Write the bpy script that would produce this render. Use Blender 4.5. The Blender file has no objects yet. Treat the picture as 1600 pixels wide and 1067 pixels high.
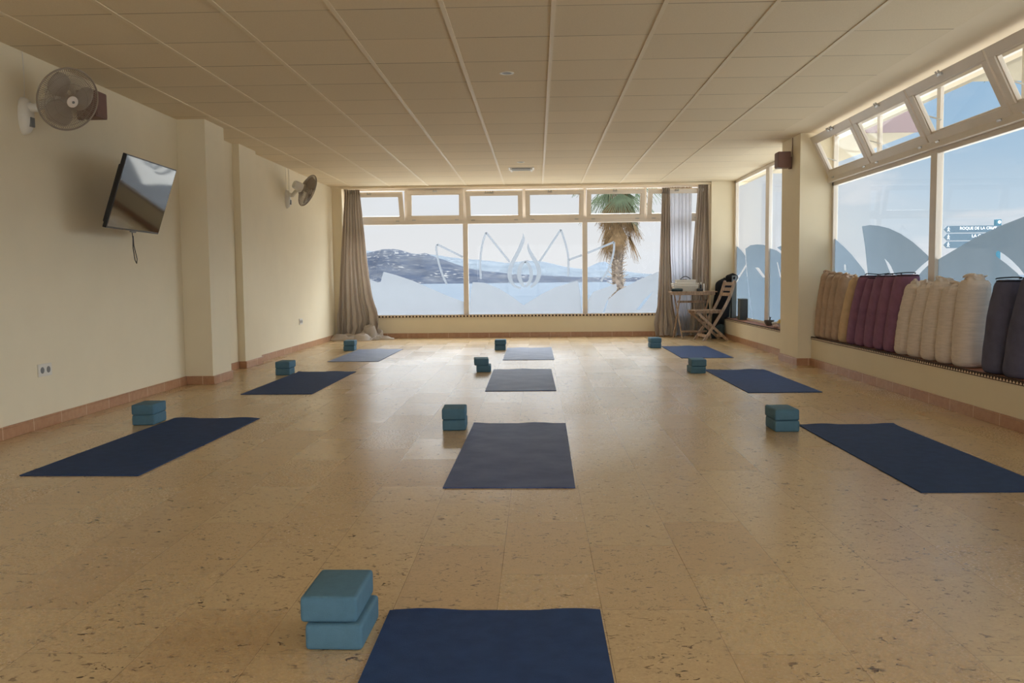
import bpy, bmesh, math, random
from mathutils import Vector, Matrix, Euler, noise
from mathutils.geometry import tessellate_polygon
PI = math.pi
random.seed(7)
scn = bpy.context.scene
COL = scn.collection

# ------------------------------------------------------------------ camera
CAMH = 0.9468
cd = bpy.data.cameras.new('camera'); cam = bpy.data.objects.new('camera', cd); COL.objects.link(cam)
R = Vector((0.99955048, 0.02821546, -0.01013564)); U = Vector((0.00808425, 0.07189185, 0.99737967)); F = Vector((-0.0288702, 0.99701326, -0.07163143))
cam.matrix_world = Matrix(((R.x, U.x, -F.x, 0), (R.y, U.y, -F.y, 0), (R.z, U.z, -F.z, CAMH), (0, 0, 0, 1)))
cd.sensor_width = 36; cd.lens = 1370.39 / 1600 * 36; cd.clip_start = 0.05; cd.clip_end = 20000
scn.camera = cam
# ------------------------------------------------------------------ colour management
vs = scn.view_settings
scn.display_settings.display_device = 'sRGB'
vs.view_transform = 'Standard'; vs.look = 'None'; vs.exposure = 0.12; vs.gamma = 1.0; vs.use_curve_mapping = False
scn.cycles.max_bounces = 14; scn.cycles.diffuse_bounces = 8; scn.cycles.transparent_max_bounces = 24; scn.cycles.volume_bounces = 2
scn.cycles.sample_clamp_indirect = 6.0
# ------------------------------------------------------------------ node helpers
def nd(nt, t, **kw):
    n = nt.nodes.new(t)
    for k, v in kw.items():
        if k.startswith('i_'): n.inputs[k[2:].replace('_', ' ')].default_value = v
        else: setattr(n, k, v)
    return n
def mth(nt, op, a, b=None, c=None, clamp=False):
    n = nt.nodes.new('ShaderNodeMath'); n.operation = op; n.use_clamp = clamp
    for i, v in enumerate((a, b, c)):
        if v is None: continue
        if hasattr(v, 'links'): nt.links.new(v, n.inputs[i])
        else: n.inputs[i].default_value = v
    return n.outputs[0]
def mixc(nt, f, a, b, mode='MIX'):
    n = nt.nodes.new('ShaderNodeMix'); n.data_type = 'RGBA'; n.blend_type = mode
    for s, v in ((0, f), (6, a), (7, b)):
        if hasattr(v, 'links'): nt.links.new(v, n.inputs[s])
        elif s == 0: n.inputs[s].default_value = v
        else: n.inputs[s].default_value = (v[0], v[1], v[2], 1)
    return n.outputs[2]
def ramp(nt, fac, stops):
    n = nt.nodes.new('ShaderNodeValToRGB'); nt.links.new(fac, n.inputs[0]); e = n.color_ramp.elements
    while len(e) < len(stops): e.new(0.5)
    for q, (p, c) in zip(e, stops): q.position = p; q.color = (c[0], c[1], c[2], 1) if hasattr(c, '__len__') else (c, c, c, 1)
    return n.outputs[0]
def noi(nt, vec, scale, detail=4, rough=0.55, dist=0.0):
    n = nt.nodes.new('ShaderNodeTexNoise'); n.inputs['Scale'].default_value = scale; n.inputs['Detail'].default_value = detail
    n.inputs['Roughness'].default_value = rough; n.inputs['Distortion'].default_value = dist
    if vec is not None: nt.links.new(vec, n.inputs['Vector'])
    return n.outputs['Fac']
def maprange(nt, v, a, b, c=0.0, d=1.0, smooth=False):
    n = nt.nodes.new('ShaderNodeMapRange'); n.interpolation_type = 'SMOOTHSTEP' if smooth else 'LINEAR'
    nt.links.new(v, n.inputs[0]); n.inputs[1].default_value = a; n.inputs[2].default_value = b; n.inputs[3].default_value = c; n.inputs[4].default_value = d
    return n.outputs[0]
def srgb(r, g, b):
    f = lambda c: (c / 255 / 12.92) if c <= 10 else ((c / 255 + 0.055) / 1.055) ** 2.4
    return (f(r), f(g), f(b))
# ------------------------------------------------------------------ world: hazy white over the sea, clear blue to the right
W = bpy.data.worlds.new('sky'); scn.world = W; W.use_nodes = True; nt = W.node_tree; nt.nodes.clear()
tc = nd(nt, 'ShaderNodeTexCoord'); sep = nd(nt, 'ShaderNodeSeparateXYZ'); nt.links.new(tc.outputs['Generated'], sep.inputs[0])
elev = sep.outputs[2]
azx = mth(nt, 'DIVIDE', sep.outputs[0], mth(nt, 'MAXIMUM', mth(nt, 'SQRT', mth(nt, 'ADD', mth(nt, 'MULTIPLY', sep.outputs[0], sep.outputs[0]), mth(nt, 'MULTIPLY', sep.outputs[1], sep.outputs[1]))), 0.001))
blue = ramp(nt, elev, [(0.0, srgb(214, 222, 230)), (0.06, srgb(198, 214, 228)), (0.15, srgb(162, 194, 222)), (0.40, srgb(130, 172, 212))])
white = ramp(nt, elev, [(0.0, srgb(236, 234, 236)), (0.10, srgb(229, 230, 233)), (0.3, srgb(222, 224, 228))])
side = maprange(nt, azx, 0.17, 0.44, 0, 1, True)
sky = mixc(nt, side, white, blue)
mp = nd(nt, 'ShaderNodeMapping'); mp.inputs['Scale'].default_value = (1, 1, 4.0); nt.links.new(tc.outputs['Generated'], mp.inputs[0])
cl = noi(nt, mp.outputs[0], 5.5, 6, 0.55, 0.3)
clm = mth(nt, 'MULTIPLY', maprange(nt, cl, 0.50, 0.66, 0, 1, True), maprange(nt, elev, 0.0, 0.22, 0.95, 0.12))
sky = mixc(nt, clm, sky, srgb(232, 234, 240))
cl2 = noi(nt, mp.outputs[0], 3.0, 5, 0.6, 0.2)
sky = mixc(nt, mth(nt, 'MULTIPLY', maprange(nt, cl2, 0.45, 0.7, 0, 1, True), 0.16), sky, srgb(205, 207, 212))
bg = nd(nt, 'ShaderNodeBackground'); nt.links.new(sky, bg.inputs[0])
SKY_LOW, SKY_HIGH_BOOST = 0.94, 6.8  # sky overhead, out of view, brightened to light the room
nt.links.new(maprange(nt, elev, 0.34, 0.62, SKY_LOW, SKY_HIGH_BOOST, True), bg.inputs[1])
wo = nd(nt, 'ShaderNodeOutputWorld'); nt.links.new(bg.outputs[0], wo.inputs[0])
# ------------------------------------------------------------------ wide soft sun lamps added to boost the daylight through the glazing
def sun(name, direction, strength, angle, color):
    l = bpy.data.lights.new(name, 'SUN'); l.energy = strength; l.angle = math.radians(angle); l.color = color
    o = bpy.data.objects.new(name, l); COL.objects.link(o)
    o.rotation_euler = Vector(direction).to_track_quat('-Z', 'Y').to_euler(); return o
sun('daylight_boost_right', (-0.80, -0.30, -0.56), 8.0, 60, (0.93, 0.96, 1.0))
sun('daylight_boost_sea', (0.05, -0.72, -0.70), 4.6, 64, (0.94, 0.97, 1.0))
sun('daylight_fill_behind', (-0.10, 0.95, -0.24), 3.4, 60, (0.95, 0.97, 1.0))  # added fill from behind the camera for surfaces facing it

# ------------------------------------------------------------------ materials
def mat(name, color, rough=0.6, spec=0.5, var=0.0, vscale=8, bump=0.0, bscale=60, metal=0.0, coat=0.0, stretch=None, color2=None):
    m = bpy.data.materials.new(name); m.use_nodes = True; nt = m.node_tree; b = nt.nodes['Principled BSDF']
    b.inputs['Roughness'].default_value = rough; b.inputs['Metallic'].default_value = metal
    b.inputs['Specular IOR Level'].default_value = spec; b.inputs['Coat Weight'].default_value = coat
    tc = nd(nt, 'ShaderNodeTexCoord'); vec = tc.outputs['Object']
    if stretch:
        mp = nd(nt, 'ShaderNodeMapping'); mp.inputs['Scale'].default_value = stretch; nt.links.new(vec, mp.inputs[0]); vec = mp.outputs[0]
    f = noi(nt, vec, vscale, 5)
    c2 = color2 if color2 else tuple(c * (1 - var) for c in color)
    nt.links.new(mixc(nt, maprange(nt, f, 0.35, 0.65), color, c2), b.inputs['Base Color'])
    if bump:
        bp = nd(nt, 'ShaderNodeBump'); bp.inputs['Strength'].default_value = bump; bp.inputs['Distance'].default_value = 0.01
        nt.links.new(noi(nt, vec, bscale, 5), bp.inputs['Height']); nt.links.new(bp.outputs[0], b.inputs['Normal'])
    return m
def mat_glass():
    m = bpy.data.materials.new('window_glass'); m.use_nodes = True; nt = m.node_tree; nt.nodes.clear()
    t = nd(nt, 'ShaderNodeBsdfTransparent'); t.inputs[0].default_value = (0.97, 0.985, 0.985, 1)
    g = nd(nt, 'ShaderNodeBsdfGlossy'); g.inputs['Roughness'].default_value = 0.0; g.inputs[0].default_value = (1, 1, 1, 1)
    fr = nd(nt, 'ShaderNodeFresnel'); gm = nd(nt, 'ShaderNodeNewGeometry')
    nt.links.new(maprange(nt, gm.outputs['Backfacing'], 0, 1, 1.12, 1 / 1.12), fr.inputs[0])   # same outer reflectance on both faces of the pane
    mx = nd(nt, 'ShaderNodeMixShader'); nt.links.new(fr.outputs[0], mx.inputs[0]); nt.links.new(t.outputs[0], mx.inputs[1]); nt.links.new(g.outputs[0], mx.inputs[2])
    o = nd(nt, 'ShaderNodeOutputMaterial'); nt.links.new(mx.outputs[0], o.inputs[0]); return m
def mat_sheet(name, color, trans, clear=0.0, var=0.05, scale=30, stretch=(1, 1, 1), gloss=0.0):
    """thin sheet that lets daylight glow through: film or cloth"""
    m = bpy.data.materials.new(name); m.use_nodes = True; nt = m.node_tree; nt.nodes.clear()
    tc = nd(nt, 'ShaderNodeTexCoord'); mp = nd(nt, 'ShaderNodeMapping'); mp.inputs['Scale'].default_value = stretch; nt.links.new(tc.outputs['Object'], mp.inputs[0])
    f = noi(nt, mp.outputs[0], scale, 4)
    c = mixc(nt, maprange(nt, f, 0.3, 0.7), color, tuple(q * (1 - var) for q in color))
    d = nd(nt, 'ShaderNodeBsdfDiffuse'); tr = nd(nt, 'ShaderNodeBsdfTranslucent'); nt.links.new(c, d.inputs[0]); nt.links.new(c, tr.inputs[0])
    mx = nd(nt, 'ShaderNodeMixShader'); mx.inputs[0].default_value = trans; nt.links.new(d.outputs[0], mx.inputs[1]); nt.links.new(tr.outputs[0], mx.inputs[2])
    out = mx.outputs[0]
    if clear:
        tp = nd(nt, 'ShaderNodeBsdfTransparent'); m2 = nd(nt, 'ShaderNodeMixShader'); m2.inputs[0].default_value = clear
        nt.links.new(out, m2.inputs[1]); nt.links.new(tp.outputs[0], m2.inputs[2]); out = m2.outputs[0]
    o = nd(nt, 'ShaderNodeOutputMaterial'); nt.links.new(out, o.inputs[0]); return m
def mat_floor():
    m = bpy.data.materials.new('cork_tiles'); m.use_nodes = True; nt = m.node_tree; b = nt.nodes['Principled BSDF']
    tc = nd(nt, 'ShaderNodeTexCoord'); s = nd(nt, 'ShaderNodeSeparateXYZ'); nt.links.new(tc.outputs['Object'], s.inputs[0])
    cb = nd(nt, 'ShaderNodeCombineXYZ'); nt.links.new(mth(nt, 'SUBTRACT', s.outputs[1], 2.4537 - 12.0), cb.inputs[0]); nt.links.new(mth(nt, 'SUBTRACT', s.outputs[0], -0.7212 - 12.0), cb.inputs[1])
    br = nd(nt, 'ShaderNodeTexBrick'); br.offset = 0.5; br.offset_frequency = 2; br.squash = 1
    nt.links.new(cb.outputs[0], br.inputs['Vector']); br.inputs['Scale'].default_value = 1.0; br.inputs['Brick Width'].default_value = 0.6; br.inputs['Row Height'].default_value = 0.3
    br.inputs['Mortar Size'].default_value = 0.0010; br.inputs['Mortar Smooth'].default_value = 0.3; br.inputs['Bias'].default_value = 0
    br.inputs['Color1'].default_value = (*srgb(206, 180, 136), 1); br.inputs['Color2'].default_value = (*srgb(197, 169, 126), 1); br.inputs['Mortar'].default_value = (*srgb(120, 92, 62), 1)
    # fine cork grain, and dark bark flecks drawn out along the tile
    g1 = noi(nt, tc.outputs['Object'], 90, 5, 0.7)
    c = mixc(nt, maprange(nt, g1, 0.35, 0.7, 0, 0.50), br.outputs['Color'], srgb(158, 126, 86))
    g3 = noi(nt, tc.outputs['Object'], 22, 4, 0.6, 0.6)
    c = mixc(nt, maprange(nt, g3, 0.5, 0.7, 0, 0.35), c, srgb(214, 184, 138))
    mp = nd(nt, 'ShaderNodeMapping'); mp.inputs['Scale'].default_value = (1.0, 1.3, 1); nt.links.new(tc.outputs['Object'], mp.inputs[0])
    g2 = noi(nt, mp.outputs[0], 34, 4, 0.62, 1.2); g4 = noi(nt, tc.outputs['Object'], 7, 2)
    fl = mth(nt, 'MULTIPLY', maprange(nt, g2, 0.585, 0.64, 0, 1), maprange(nt, g4, 0.35, 0.60, 0.25, 0.95))
    c = mixc(nt, fl, c, srgb(78, 50, 30))
    nt.links.new(c, b.inputs['Base Color'])
    # each tile has its own polish
    wn = nd(nt, 'ShaderNodeTexWhiteNoise'); wn.noise_dimensions = '3D'; nt.links.new(br.outputs['Color'], wn.inputs['Vector'])
    r = mth(nt, 'ADD', mth(nt, 'MULTIPLY', wn.outputs['Value'], 0.05), maprange(nt, g1, 0.3, 0.7, 0.22, 0.26))
    nt.links.new(r, b.inputs['Roughness']); b.inputs['Specular IOR Level'].default_value = 0.85
    bp = nd(nt, 'ShaderNodeBump'); bp.inputs['Strength'].default_value = 0.07; bp.inputs['Distance'].default_value = 0.002
    nt.links.new(mth(nt, 'SUBTRACT', noi(nt, tc.outputs['Object'], 45, 3), mth(nt, 'MULTIPLY', br.outputs['Fac'], 1.5)), bp.inputs['Height']); nt.links.new(bp.outputs[0], b.inputs['Normal'])
    return m
def mat_ceiling():
    m = bpy.data.materials.new('ceiling_tiles'); m.use_nodes = True; nt = m.node_tree; b = nt.nodes['Principled BSDF']
    tc = nd(nt, 'ShaderNodeTexCoord'); s = nd(nt, 'ShaderNodeSeparateXYZ'); nt.links.new(tc.outputs['Object'], s.inputs[0])
    y = mth(nt, 'ADD', s.outputs[1], 12.0 - 4.8606 + 0.0); f = mth(nt, 'FRACT', mth(nt, 'DIVIDE', y, 0.6))
    d = mth(nt, 'MULTIPLY', mth(nt, 'MINIMUM', f, mth(nt, 'SUBTRACT', 1.0, f)), 0.6)
    seam = maprange(nt, d, 0.002, 0.006, 1, 0)
    gn = noi(nt, tc.outputs['Object'], 1.2, 2)
    seam = mth(nt, 'MULTIPLY', seam, maprange(nt, gn, 0.35, 0.65, 0.35, 0.95))
    ix = mth(nt, 'FLOOR', mth(nt, 'DIVIDE', mth(nt, 'ADD', s.outputs[0], 1.697 + 12), 0.6)); iy = mth(nt, 'FLOOR', mth(nt, 'DIVIDE', y, 0.6))
    cb = nd(nt, 'ShaderNodeCombineXYZ'); nt.links.new(ix, cb.inputs[0]); nt.links.new(iy, cb.inputs[1])
    wn = nd(nt, 'ShaderNodeTexWhiteNoise'); nt.links.new(cb.outputs[0], wn.inputs['Vector'])
    base = mixc(nt, wn.outputs['Value'], srgb(228, 213, 184), srgb(222, 208, 180))
    fine = noi(nt, tc.outputs['Object'], 160, 3)
    base = mixc(nt, maprange(nt, fine, 0.4, 0.7, 0, 0.12), base, srgb(150, 130, 100))
    nt.links.new(mixc(nt, seam, base, srgb(92, 74, 52)), b.inputs['Base Color']); b.inputs['Roughness'].default_value = 0.85
    return m
def mat_baseboard(axis):
    m = bpy.data.materials.new('skirting_tile_' + axis); m.use_nodes = True; nt = m.node_tree; b = nt.nodes['Principled BSDF']
    tc = nd(nt, 'ShaderNodeTexCoord'); s = nd(nt, 'ShaderNodeSeparateXYZ'); nt.links.new(tc.outputs['Object'], s.inputs[0])
    y = s.outputs[1] if axis == 'y' else s.outputs[0]
    yy = mth(nt, 'ADD', y, 12.0)
    f = mth(nt, 'FRACT', mth(nt, 'DIVIDE', yy, 0.33)); j = mth(nt, 'LESS_THAN', f, 0.012)
    wn = nd(nt, 'ShaderNodeTexWhiteNoise'); wn.noise_dimensions = '1D'; nt.links.new(mth(nt, 'FLOOR', mth(nt, 'DIVIDE', yy, 0.33)), wn.inputs['W'])
    c = mixc(nt, wn.outputs['Value'], srgb(178, 134, 100), srgb(186, 146, 112))
    c = mixc(nt, maprange(nt, noi(nt, tc.outputs['Object'], 25, 4), 0.4, 0.7, 0, 0.4), c, srgb(150, 98, 66))
    nt.links.new(mixc(nt, j, c, srgb(225, 205, 180)), b.inputs['Base Color']); b.inputs['Roughness'].default_value = 0.35
    return m
WALL = srgb(232, 221, 194)
M = dict(
    floor=mat_floor(), ceiling=mat_ceiling(), wall=mat('cream_paint', WALL, 0.8, 0.3, 0.03, 3, 0.05, 120), plaster=mat('ceiling_plaster', srgb(228, 214, 188), 0.8, 0.3, 0.03, 2),
    base_y=mat_baseboard('y'), base_x=mat_baseboard('x'), rail=mat('ceiling_rail', srgb(226, 212, 184), 0.5, 0.4, 0.02),
    frame=mat('cream_window_frame', srgb(226, 217, 205), 0.35, 0.5, 0.04, 6), glass=mat_glass(), metal=mat('brushed_metal', (0.55, 0.55, 0.54), 0.35, 0.5, 0.1, 40, metal=1.0),
    film=mat_sheet('frosted_film', (0.180, 0.190, 0.204), 0.88, 0.06, 0.03, 4), film_line=mat_sheet('frosted_film_line', (0.170, 0.183, 0.200), 0.85, 0.08, 0.03, 4),
    film_blue=mat_sheet('frosted_film_blue', (0.112, 0.138, 0.160), 0.88, 0.04, 0.05, 3),
    mat=None, block=None,
    linen=mat_sheet('taupe_linen', srgb(218, 208, 197), 0.40, 0.0, 0.15, 260, (1, 1, 0.25)), sheer=mat_sheet('sheer_voile', srgb(212, 212, 217), 0.68, 0.10, 0.08, 200, (1, 1, 0.2)),
    header=mat_sheet('curtain_header_tape', srgb(190, 168, 142), 0.25, 0.0, 0.2, 150),
    white_plastic=mat('white_plastic', srgb(222, 218, 208), 0.35, 0.5, 0.03), grey_plastic=mat('grey_plastic', srgb(120, 122, 122), 0.45, 0.5, 0.1), black_plastic=mat('black_plastic', (0.012, 0.012, 0.014), 0.3, 0.5, 0.2),
    wire=mat('fan_guard_wire', srgb(150, 138, 124), 0.4, 0.5, 0.05), blade=mat('fan_blade_plastic', srgb(176, 164, 148), 0.35, 0.5, 0.05), hub=mat('fan_hub', srgb(225, 215, 205), 0.4, 0.5, 0.02),
    mauve=mat('mauve_speaker_box', srgb(128, 98, 88), 0.6, 0.4, 0.08, 20), screen=mat('tv_screen', (0.010, 0.011, 0.013), 0.05, 0.8, 0.05),
    wood=mat('weathered_wood', srgb(184, 158, 134), 0.6, 0.4, 0, 14, 0.2, 60, stretch=(3, 3, 0.6), color2=srgb(136, 114, 94)),
    terra=mat('terracotta_ledge', srgb(168, 112, 84), 0.55, 0.4, 0.0, 14, color2=srgb(140, 88, 64)), edge_dark=mat('mosaic_edge_dark', srgb(66, 42, 30), 0.7, 0.3, 0.3, 60), edge_light=mat('mosaic_edge_light', srgb(232, 212, 182), 0.6, 0.4, 0.1, 60),
    tan=mat('tan_cotton', srgb(190, 166, 144), 0.9, 0.2, 0.18, 12, 0.25, 220), tan_pale=mat('pale_tan_cotton', srgb(212, 184, 146), 0.9, 0.2, 0.15, 12, 0.25, 220),
    plum=mat('plum_cotton', srgb(144, 104, 130), 0.9, 0.2, 0.18, 12, 0.2, 220), stone=mat('stone_linen', srgb(230, 217, 205), 0.9, 0.2, 0.12, 10, 0.5, 40, stretch=(1, 1, 7)),
    indigo=mat('dark_indigo_cotton', srgb(98, 98, 120), 0.9, 0.2, 0.2, 12, 0.2, 220), cord=mat('dark_cord', (0.02, 0.02, 0.025), 0.8, 0.2, 0.1),
    basket=mat('white_basket_plastic', srgb(224, 218, 206), 0.5, 0.5, 0.05, 20), black_cloth=mat('black_cloth', (0.015, 0.015, 0.017), 0.85, 0.2, 0.3, 20, 0.4, 40), dark_green=mat('dark_green_plastic', (0.012, 0.05, 0.04), 0.5, 0.4, 0.1),
    grey_foam=mat('grey_foam', srgb(124, 128, 127), 0.7, 0.3, 0.1, 20), bowl_grey=mat('grey_stoneware', srgb(98, 94, 88), 0.4, 0.5, 0.2, 20), bowl_white=mat('white_ceramic', srgb(212, 204, 190), 0.3, 0.5, 0.05), yellow=mat('yellow_paper', srgb(200, 158, 50), 0.6, 0.4, 0.15, 30), pink=mat('pink_salt', srgb(196, 160, 144), 0.6, 0.4, 0.2, 60, 0.5, 50),
    blue_block=mat('blue_foam', srgb(82, 118, 138), 0.75, 0.3, 0.10, 30, 0.25, 300), navy=mat('navy_mat_rubber', srgb(46, 70, 112), 0.75, 0.2, 0.20, 16, 0.35, 400, color2=srgb(40, 62, 102)),
    navy_pale=mat('pale_navy_mat_rubber', srgb(54, 74, 120), 0.5, 0.4, 0.20, 5, 0.35, 400, color2=srgb(80, 98, 140)),  # paler, smoother rubber used for some of the mats
    sea=None, hill_near=None, hill_far=None)

# ------------------------------------------------------------------ mesh builder
class MB:
    def __init__(s): s.v = []; s.f = []
    def add(s, vs, fs):
        o = len(s.v); s.v += [tuple(v) for v in vs]; s.f += [tuple(i + o for i in f) for f in fs]; return s
    def box(s, x0, x1, y0, y1, z0, z1, bev=0.0, mtx=None):
        bm = bmesh.new(); bmesh.ops.create_cube(bm, size=1)
        for v in bm.verts: v.co = Vector(((x0 + x1) / 2 + v.co.x * (x1 - x0), (y0 + y1) / 2 + v.co.y * (y1 - y0), (z0 + z1) / 2 + v.co.z * (z1 - z0)))
        if bev: bmesh.ops.bevel(bm, geom=bm.edges[:], offset=bev, segments=3, affect='EDGES', profile=0.6)
        if mtx is not None: bmesh.ops.transform(bm, matrix=mtx, verts=bm.verts)
        bm.verts.index_update(); s.add([v.co for v in bm.verts], [[v.index for v in f.verts] for f in bm.faces]); bm.free(); return s
    def tube(s, pts, r, n=10, caps=True, closed=False):
        pts = [Vector(p) for p in pts]; rr = r if hasattr(r, '__len__') else [r] * len(pts); N = len(pts); rings = []
        prev = None
        for i, p in enumerate(pts):
            if closed: t = (pts[(i + 1) % N] - pts[(i - 1) % N])
            else: t = (pts[min(i + 1, N - 1)] - pts[max(i - 1, 0)])
            t = t.normalized() if t.length > 1e-9 else Vector((0, 0, 1))
            if prev is None:
                a = t.orthogonal().normalized()
            else:
                a = prev - t * prev.dot(t); a = a.normalized() if a.length > 1e-6 else t.orthogonal().normalized()
            prev = a; b = t.cross(a)
            rings.append([p + (a * math.cos(2 * PI * k / n) + b * math.sin(2 * PI * k / n)) * rr[i] for k in range(n)])
        vs = [v for q in rings for v in q]; fs = []
        for i in range(N if closed else N - 1):
            j = (i + 1) % N
            for k in range(n): fs.append((i * n + k, i * n + (k + 1) % n, j * n + (k + 1) % n, j * n + k))
        if caps and not closed: fs += [tuple(range(n))[::-1], tuple((N - 1) * n + k for k in range(n))]
        return s.add(vs, fs)
    def lathe(s, prof, n=32, mtx=None, capb=True, capt=True):
        vs = []; fs = []; N = len(prof)
        for r, z in prof:
            for k in range(n): vs.append(Vector((r * math.cos(2 * PI * k / n), r * math.sin(2 * PI * k / n), z)))
        for i in range(N - 1):
            for k in range(n): fs.append((i * n + k, i * n + (k + 1) % n, (i + 1) * n + (k + 1) % n, (i + 1) * n + k))
        if capb: fs.append(tuple(range(n))[::-1])
        if capt: fs.append(tuple((N - 1) * n + k for k in range(n)))
        if mtx is not None: vs = [mtx @ v for v in vs]
        return s.add(vs, fs)
    def grid(s, fn, nu, nv, closed_u=False):
        vs = [fn(i / (nu if closed_u else nu - 1), j / (nv - 1)) for j in range(nv) for i in range(nu)]; fs = []
        for j in range(nv - 1):
            for i in range(nu if closed_u else nu - 1):
                k = (i + 1) % nu; fs.append((j * nu + i, j * nu + k, (j + 1) * nu + k, (j + 1) * nu + i))
        return s.add(vs, fs)
    def bar(s, a, b, w, t, side=(0, 1, 0), bev=0.0):
        """straight rectangular bar a->b, w across `side`, t the other way"""
        a = Vector(a); b = Vector(b); d = b - a; L = d.length; d.normalize(); sd = Vector(side); sd = (sd - d * sd.dot(d)).normalized(); n = d.cross(sd)
        m = Matrix(((sd.x, n.x, d.x, a.x), (sd.y, n.y, d.y, a.y), (sd.z, n.z, d.z, a.z), (0, 0, 0, 1)))
        return s.box(-w / 2, w / 2, -t / 2, t / 2, 0, L, bev, m)
    def poly(s, loops, fn, thick=None):
        """flat polygon with holes; fn maps (a,b)->Vector"""
        L = [[Vector((a, b, 0)) for a, b in lp] for lp in loops]
        tri = tessellate_polygon(L); flat = [p for lp in L for p in lp]
        return s.add([fn(p.x, p.y) for p in flat], [tuple(t) for t in tri])
    def build(s, name, m, parent=None, smooth=False, angle=None, loc=(0, 0, 0), rot=(0, 0, 0)):
        me = bpy.data.meshes.new(name); me.from_pydata(s.v, [], s.f); me.validate()
        bm = bmesh.new(); bm.from_mesh(me); bmesh.ops.recalc_face_normals(bm, faces=bm.faces); bm.to_mesh(me); bm.free()
        if m is not None: me.materials.append(M[m] if isinstance(m, str) else m)
        if smooth:
            me.polygons.foreach_set('use_smooth', [True] * len(me.polygons))
            try: me.set_sharp_from_angle(angle=math.radians(angle or 40))
            except Exception: pass
        o = bpy.data.objects.new(name, me); COL.objects.link(o); o.location = loc; o.rotation_euler = rot
        if parent: o.parent = parent
        return o
def thing(name, label, cat, loc=(0, 0, 0), rz=0.0, group=None):
    o = bpy.data.objects.new(name, None); COL.objects.link(o); o.empty_display_size = 0.1; o.location = loc; o.rotation_euler = (0, 0, rz)
    return tag(o, label, cat, group)
def tag(o, label, cat, group=None, kind=None):
    o['label'] = label; o['category'] = cat
    if group: o['group'] = group
    if kind: o['kind'] = kind
    return o
def struct(o): o['kind'] = 'structure'; return o
def dup(o, parent=None):
    c = o.copy(); COL.objects.link(c)
    if parent: c.parent = parent
    for ch in list(o.children): dup(ch, c)
    return c

# ------------------------------------------------------------------ room shell
HC = 2.414; YB = -2.6; YF = 14.15; XL = -3.25
struct(MB().box(XL - 0.2, 3.3, YB, 14.45, -0.12, 0).build('floor', 'floor'))
ceil = struct(MB().box(XL - 0.2, 2.515, YB, 13.90, HC, HC + 0.12).build('ceiling', 'ceiling'))
for k in range(-3, 8):                                              # light grid rails along the room
    x = -1.697 + 0.6 * k
    if x < XL + 0.05 or x > 2.45: continue
    MB().box(x - 0.013, x + 0.013, YB, 13.88, HC - 0.005, HC + 0.001).build('rail', 'rail', ceil)
struct(MB().box(2.515, 3.3, YB, 9.62, HC + 0.004, HC + 0.12).build('trim_1', 'plaster'))           # plain plaster strip over the right windows
struct(MB().box(2.515, 3.3, 9.62, 13.90, HC + 0.004, HC + 0.12).build('trim_2', 'ceiling'))
struct(MB().box(XL - 0.2, 3.3, 13.90, 14.45, 2.405, HC + 0.12).build('trim_3', 'plaster'))        # head over the far window
struct(MB().box(-3.10, 2.72, 13.86, 13.90, 2.378, 2.412, 0.004).build('trim_4', 'rail'))          # pale curtain track cover
struct(MB().box(XL - 0.2, XL, YB, 14.45, 0, HC).build('wall_left', 'wall'))
b = MB()
for q in ((XL, -2.2, 0, HC), (2.3, 3.3, 0, HC), (-2.2, 2.3, 2.2, HC)): b.box(q[0], q[1], YB - 0.2, YB, q[2], q[3])
struct(b.build('wall_back', 'wall'))
struct(MB().box(XL, -2.995, 7.975, 8.46, 0, HC).build('wall_left_pillar', 'wall'))
struct(MB().box(XL, -3.175, 9.42, 9.98, 0, HC).build('wall_left_pilaster', 'wall'))
struct(MB().box(XL, -3.10, 14.02, 14.45, 0, HC).build('wall_far_left_jamb', 'wall'))
struct(MB().box(-3.10, 2.72, YF, 14.35, 0, 0.335).build('wall_far', 'wall'))
struct(MB().box(2.72, 3.125, 13.82, 14.45, 0, HC + 0.004).build('wall_far_right_column', 'wall'))
struct(MB().box(2.885, 3.20, 9.5, 13.82, 0, 0.290).build('wall_right_far', 'wall'))
struct(MB().box(2.885, 3.20, YB, 9.30, 0, 0.290).build('wall_right', 'wall'))
struct(MB().box(2.745, 3.125, 9.30, 9.98, 0, HC + 0.004).build('wall_right_pillar', 'wall'))
struct(MB().box(3.02, 3.18, YB, -0.2, 0.29, HC).build('wall_right_light_stop', 'wall'))  # unseen wall in place of more windows, added to darken the near room
# ledge tops: terracotta tile with a cut mosaic edge
def ledge(name, ya, yb):
    o = struct(MB().box(2.885, 3.17, ya, yb, 0.290, 0.303).build(name, 'terra'))
    d = MB().box(2.879, 2.899, ya, yb, 0.278, 0.3065).build('mosaic_edge', 'edge_dark', o)
    t = MB(); y = ya
    while y < yb - 0.02:
        t.add([(2.8765, y, 0.284), (2.8765, y + 0.027, 0.284), (2.8765, y + 0.0135, 0.299), (2.899, y, 0.3068), (2.899, y + 0.027, 0.3068), (2.899, y + 0.0135, 0.3072)], [(0, 1, 2), (3, 5, 4), (0, 2, 5, 3), (1, 4, 5, 2), (0, 3, 4, 1)])
        y += 0.038
    t.build('mosaic_edge_teeth', 'edge_light', o)
ledge('trim_5', YB, 9.30); ledge('trim_6', 9.98, 13.82)
o = struct(MB().box(-3.10, 2.72, 14.14, 14.33, 0.335, 0.345).build('trim_7', 'terra'))
MB().box(-3.10, 2.72, 14.132, 14.142, 0.333, 0.360).build('mosaic_edge', 'edge_dark', o)
t = MB(); x = -3.09
while x < 2.70: t.box(x, x + 0.028, 14.124, 14.146, 0.336, 0.366); x += 0.055
t.build('mosaic_edge_teeth', 'edge_light', o)
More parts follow.
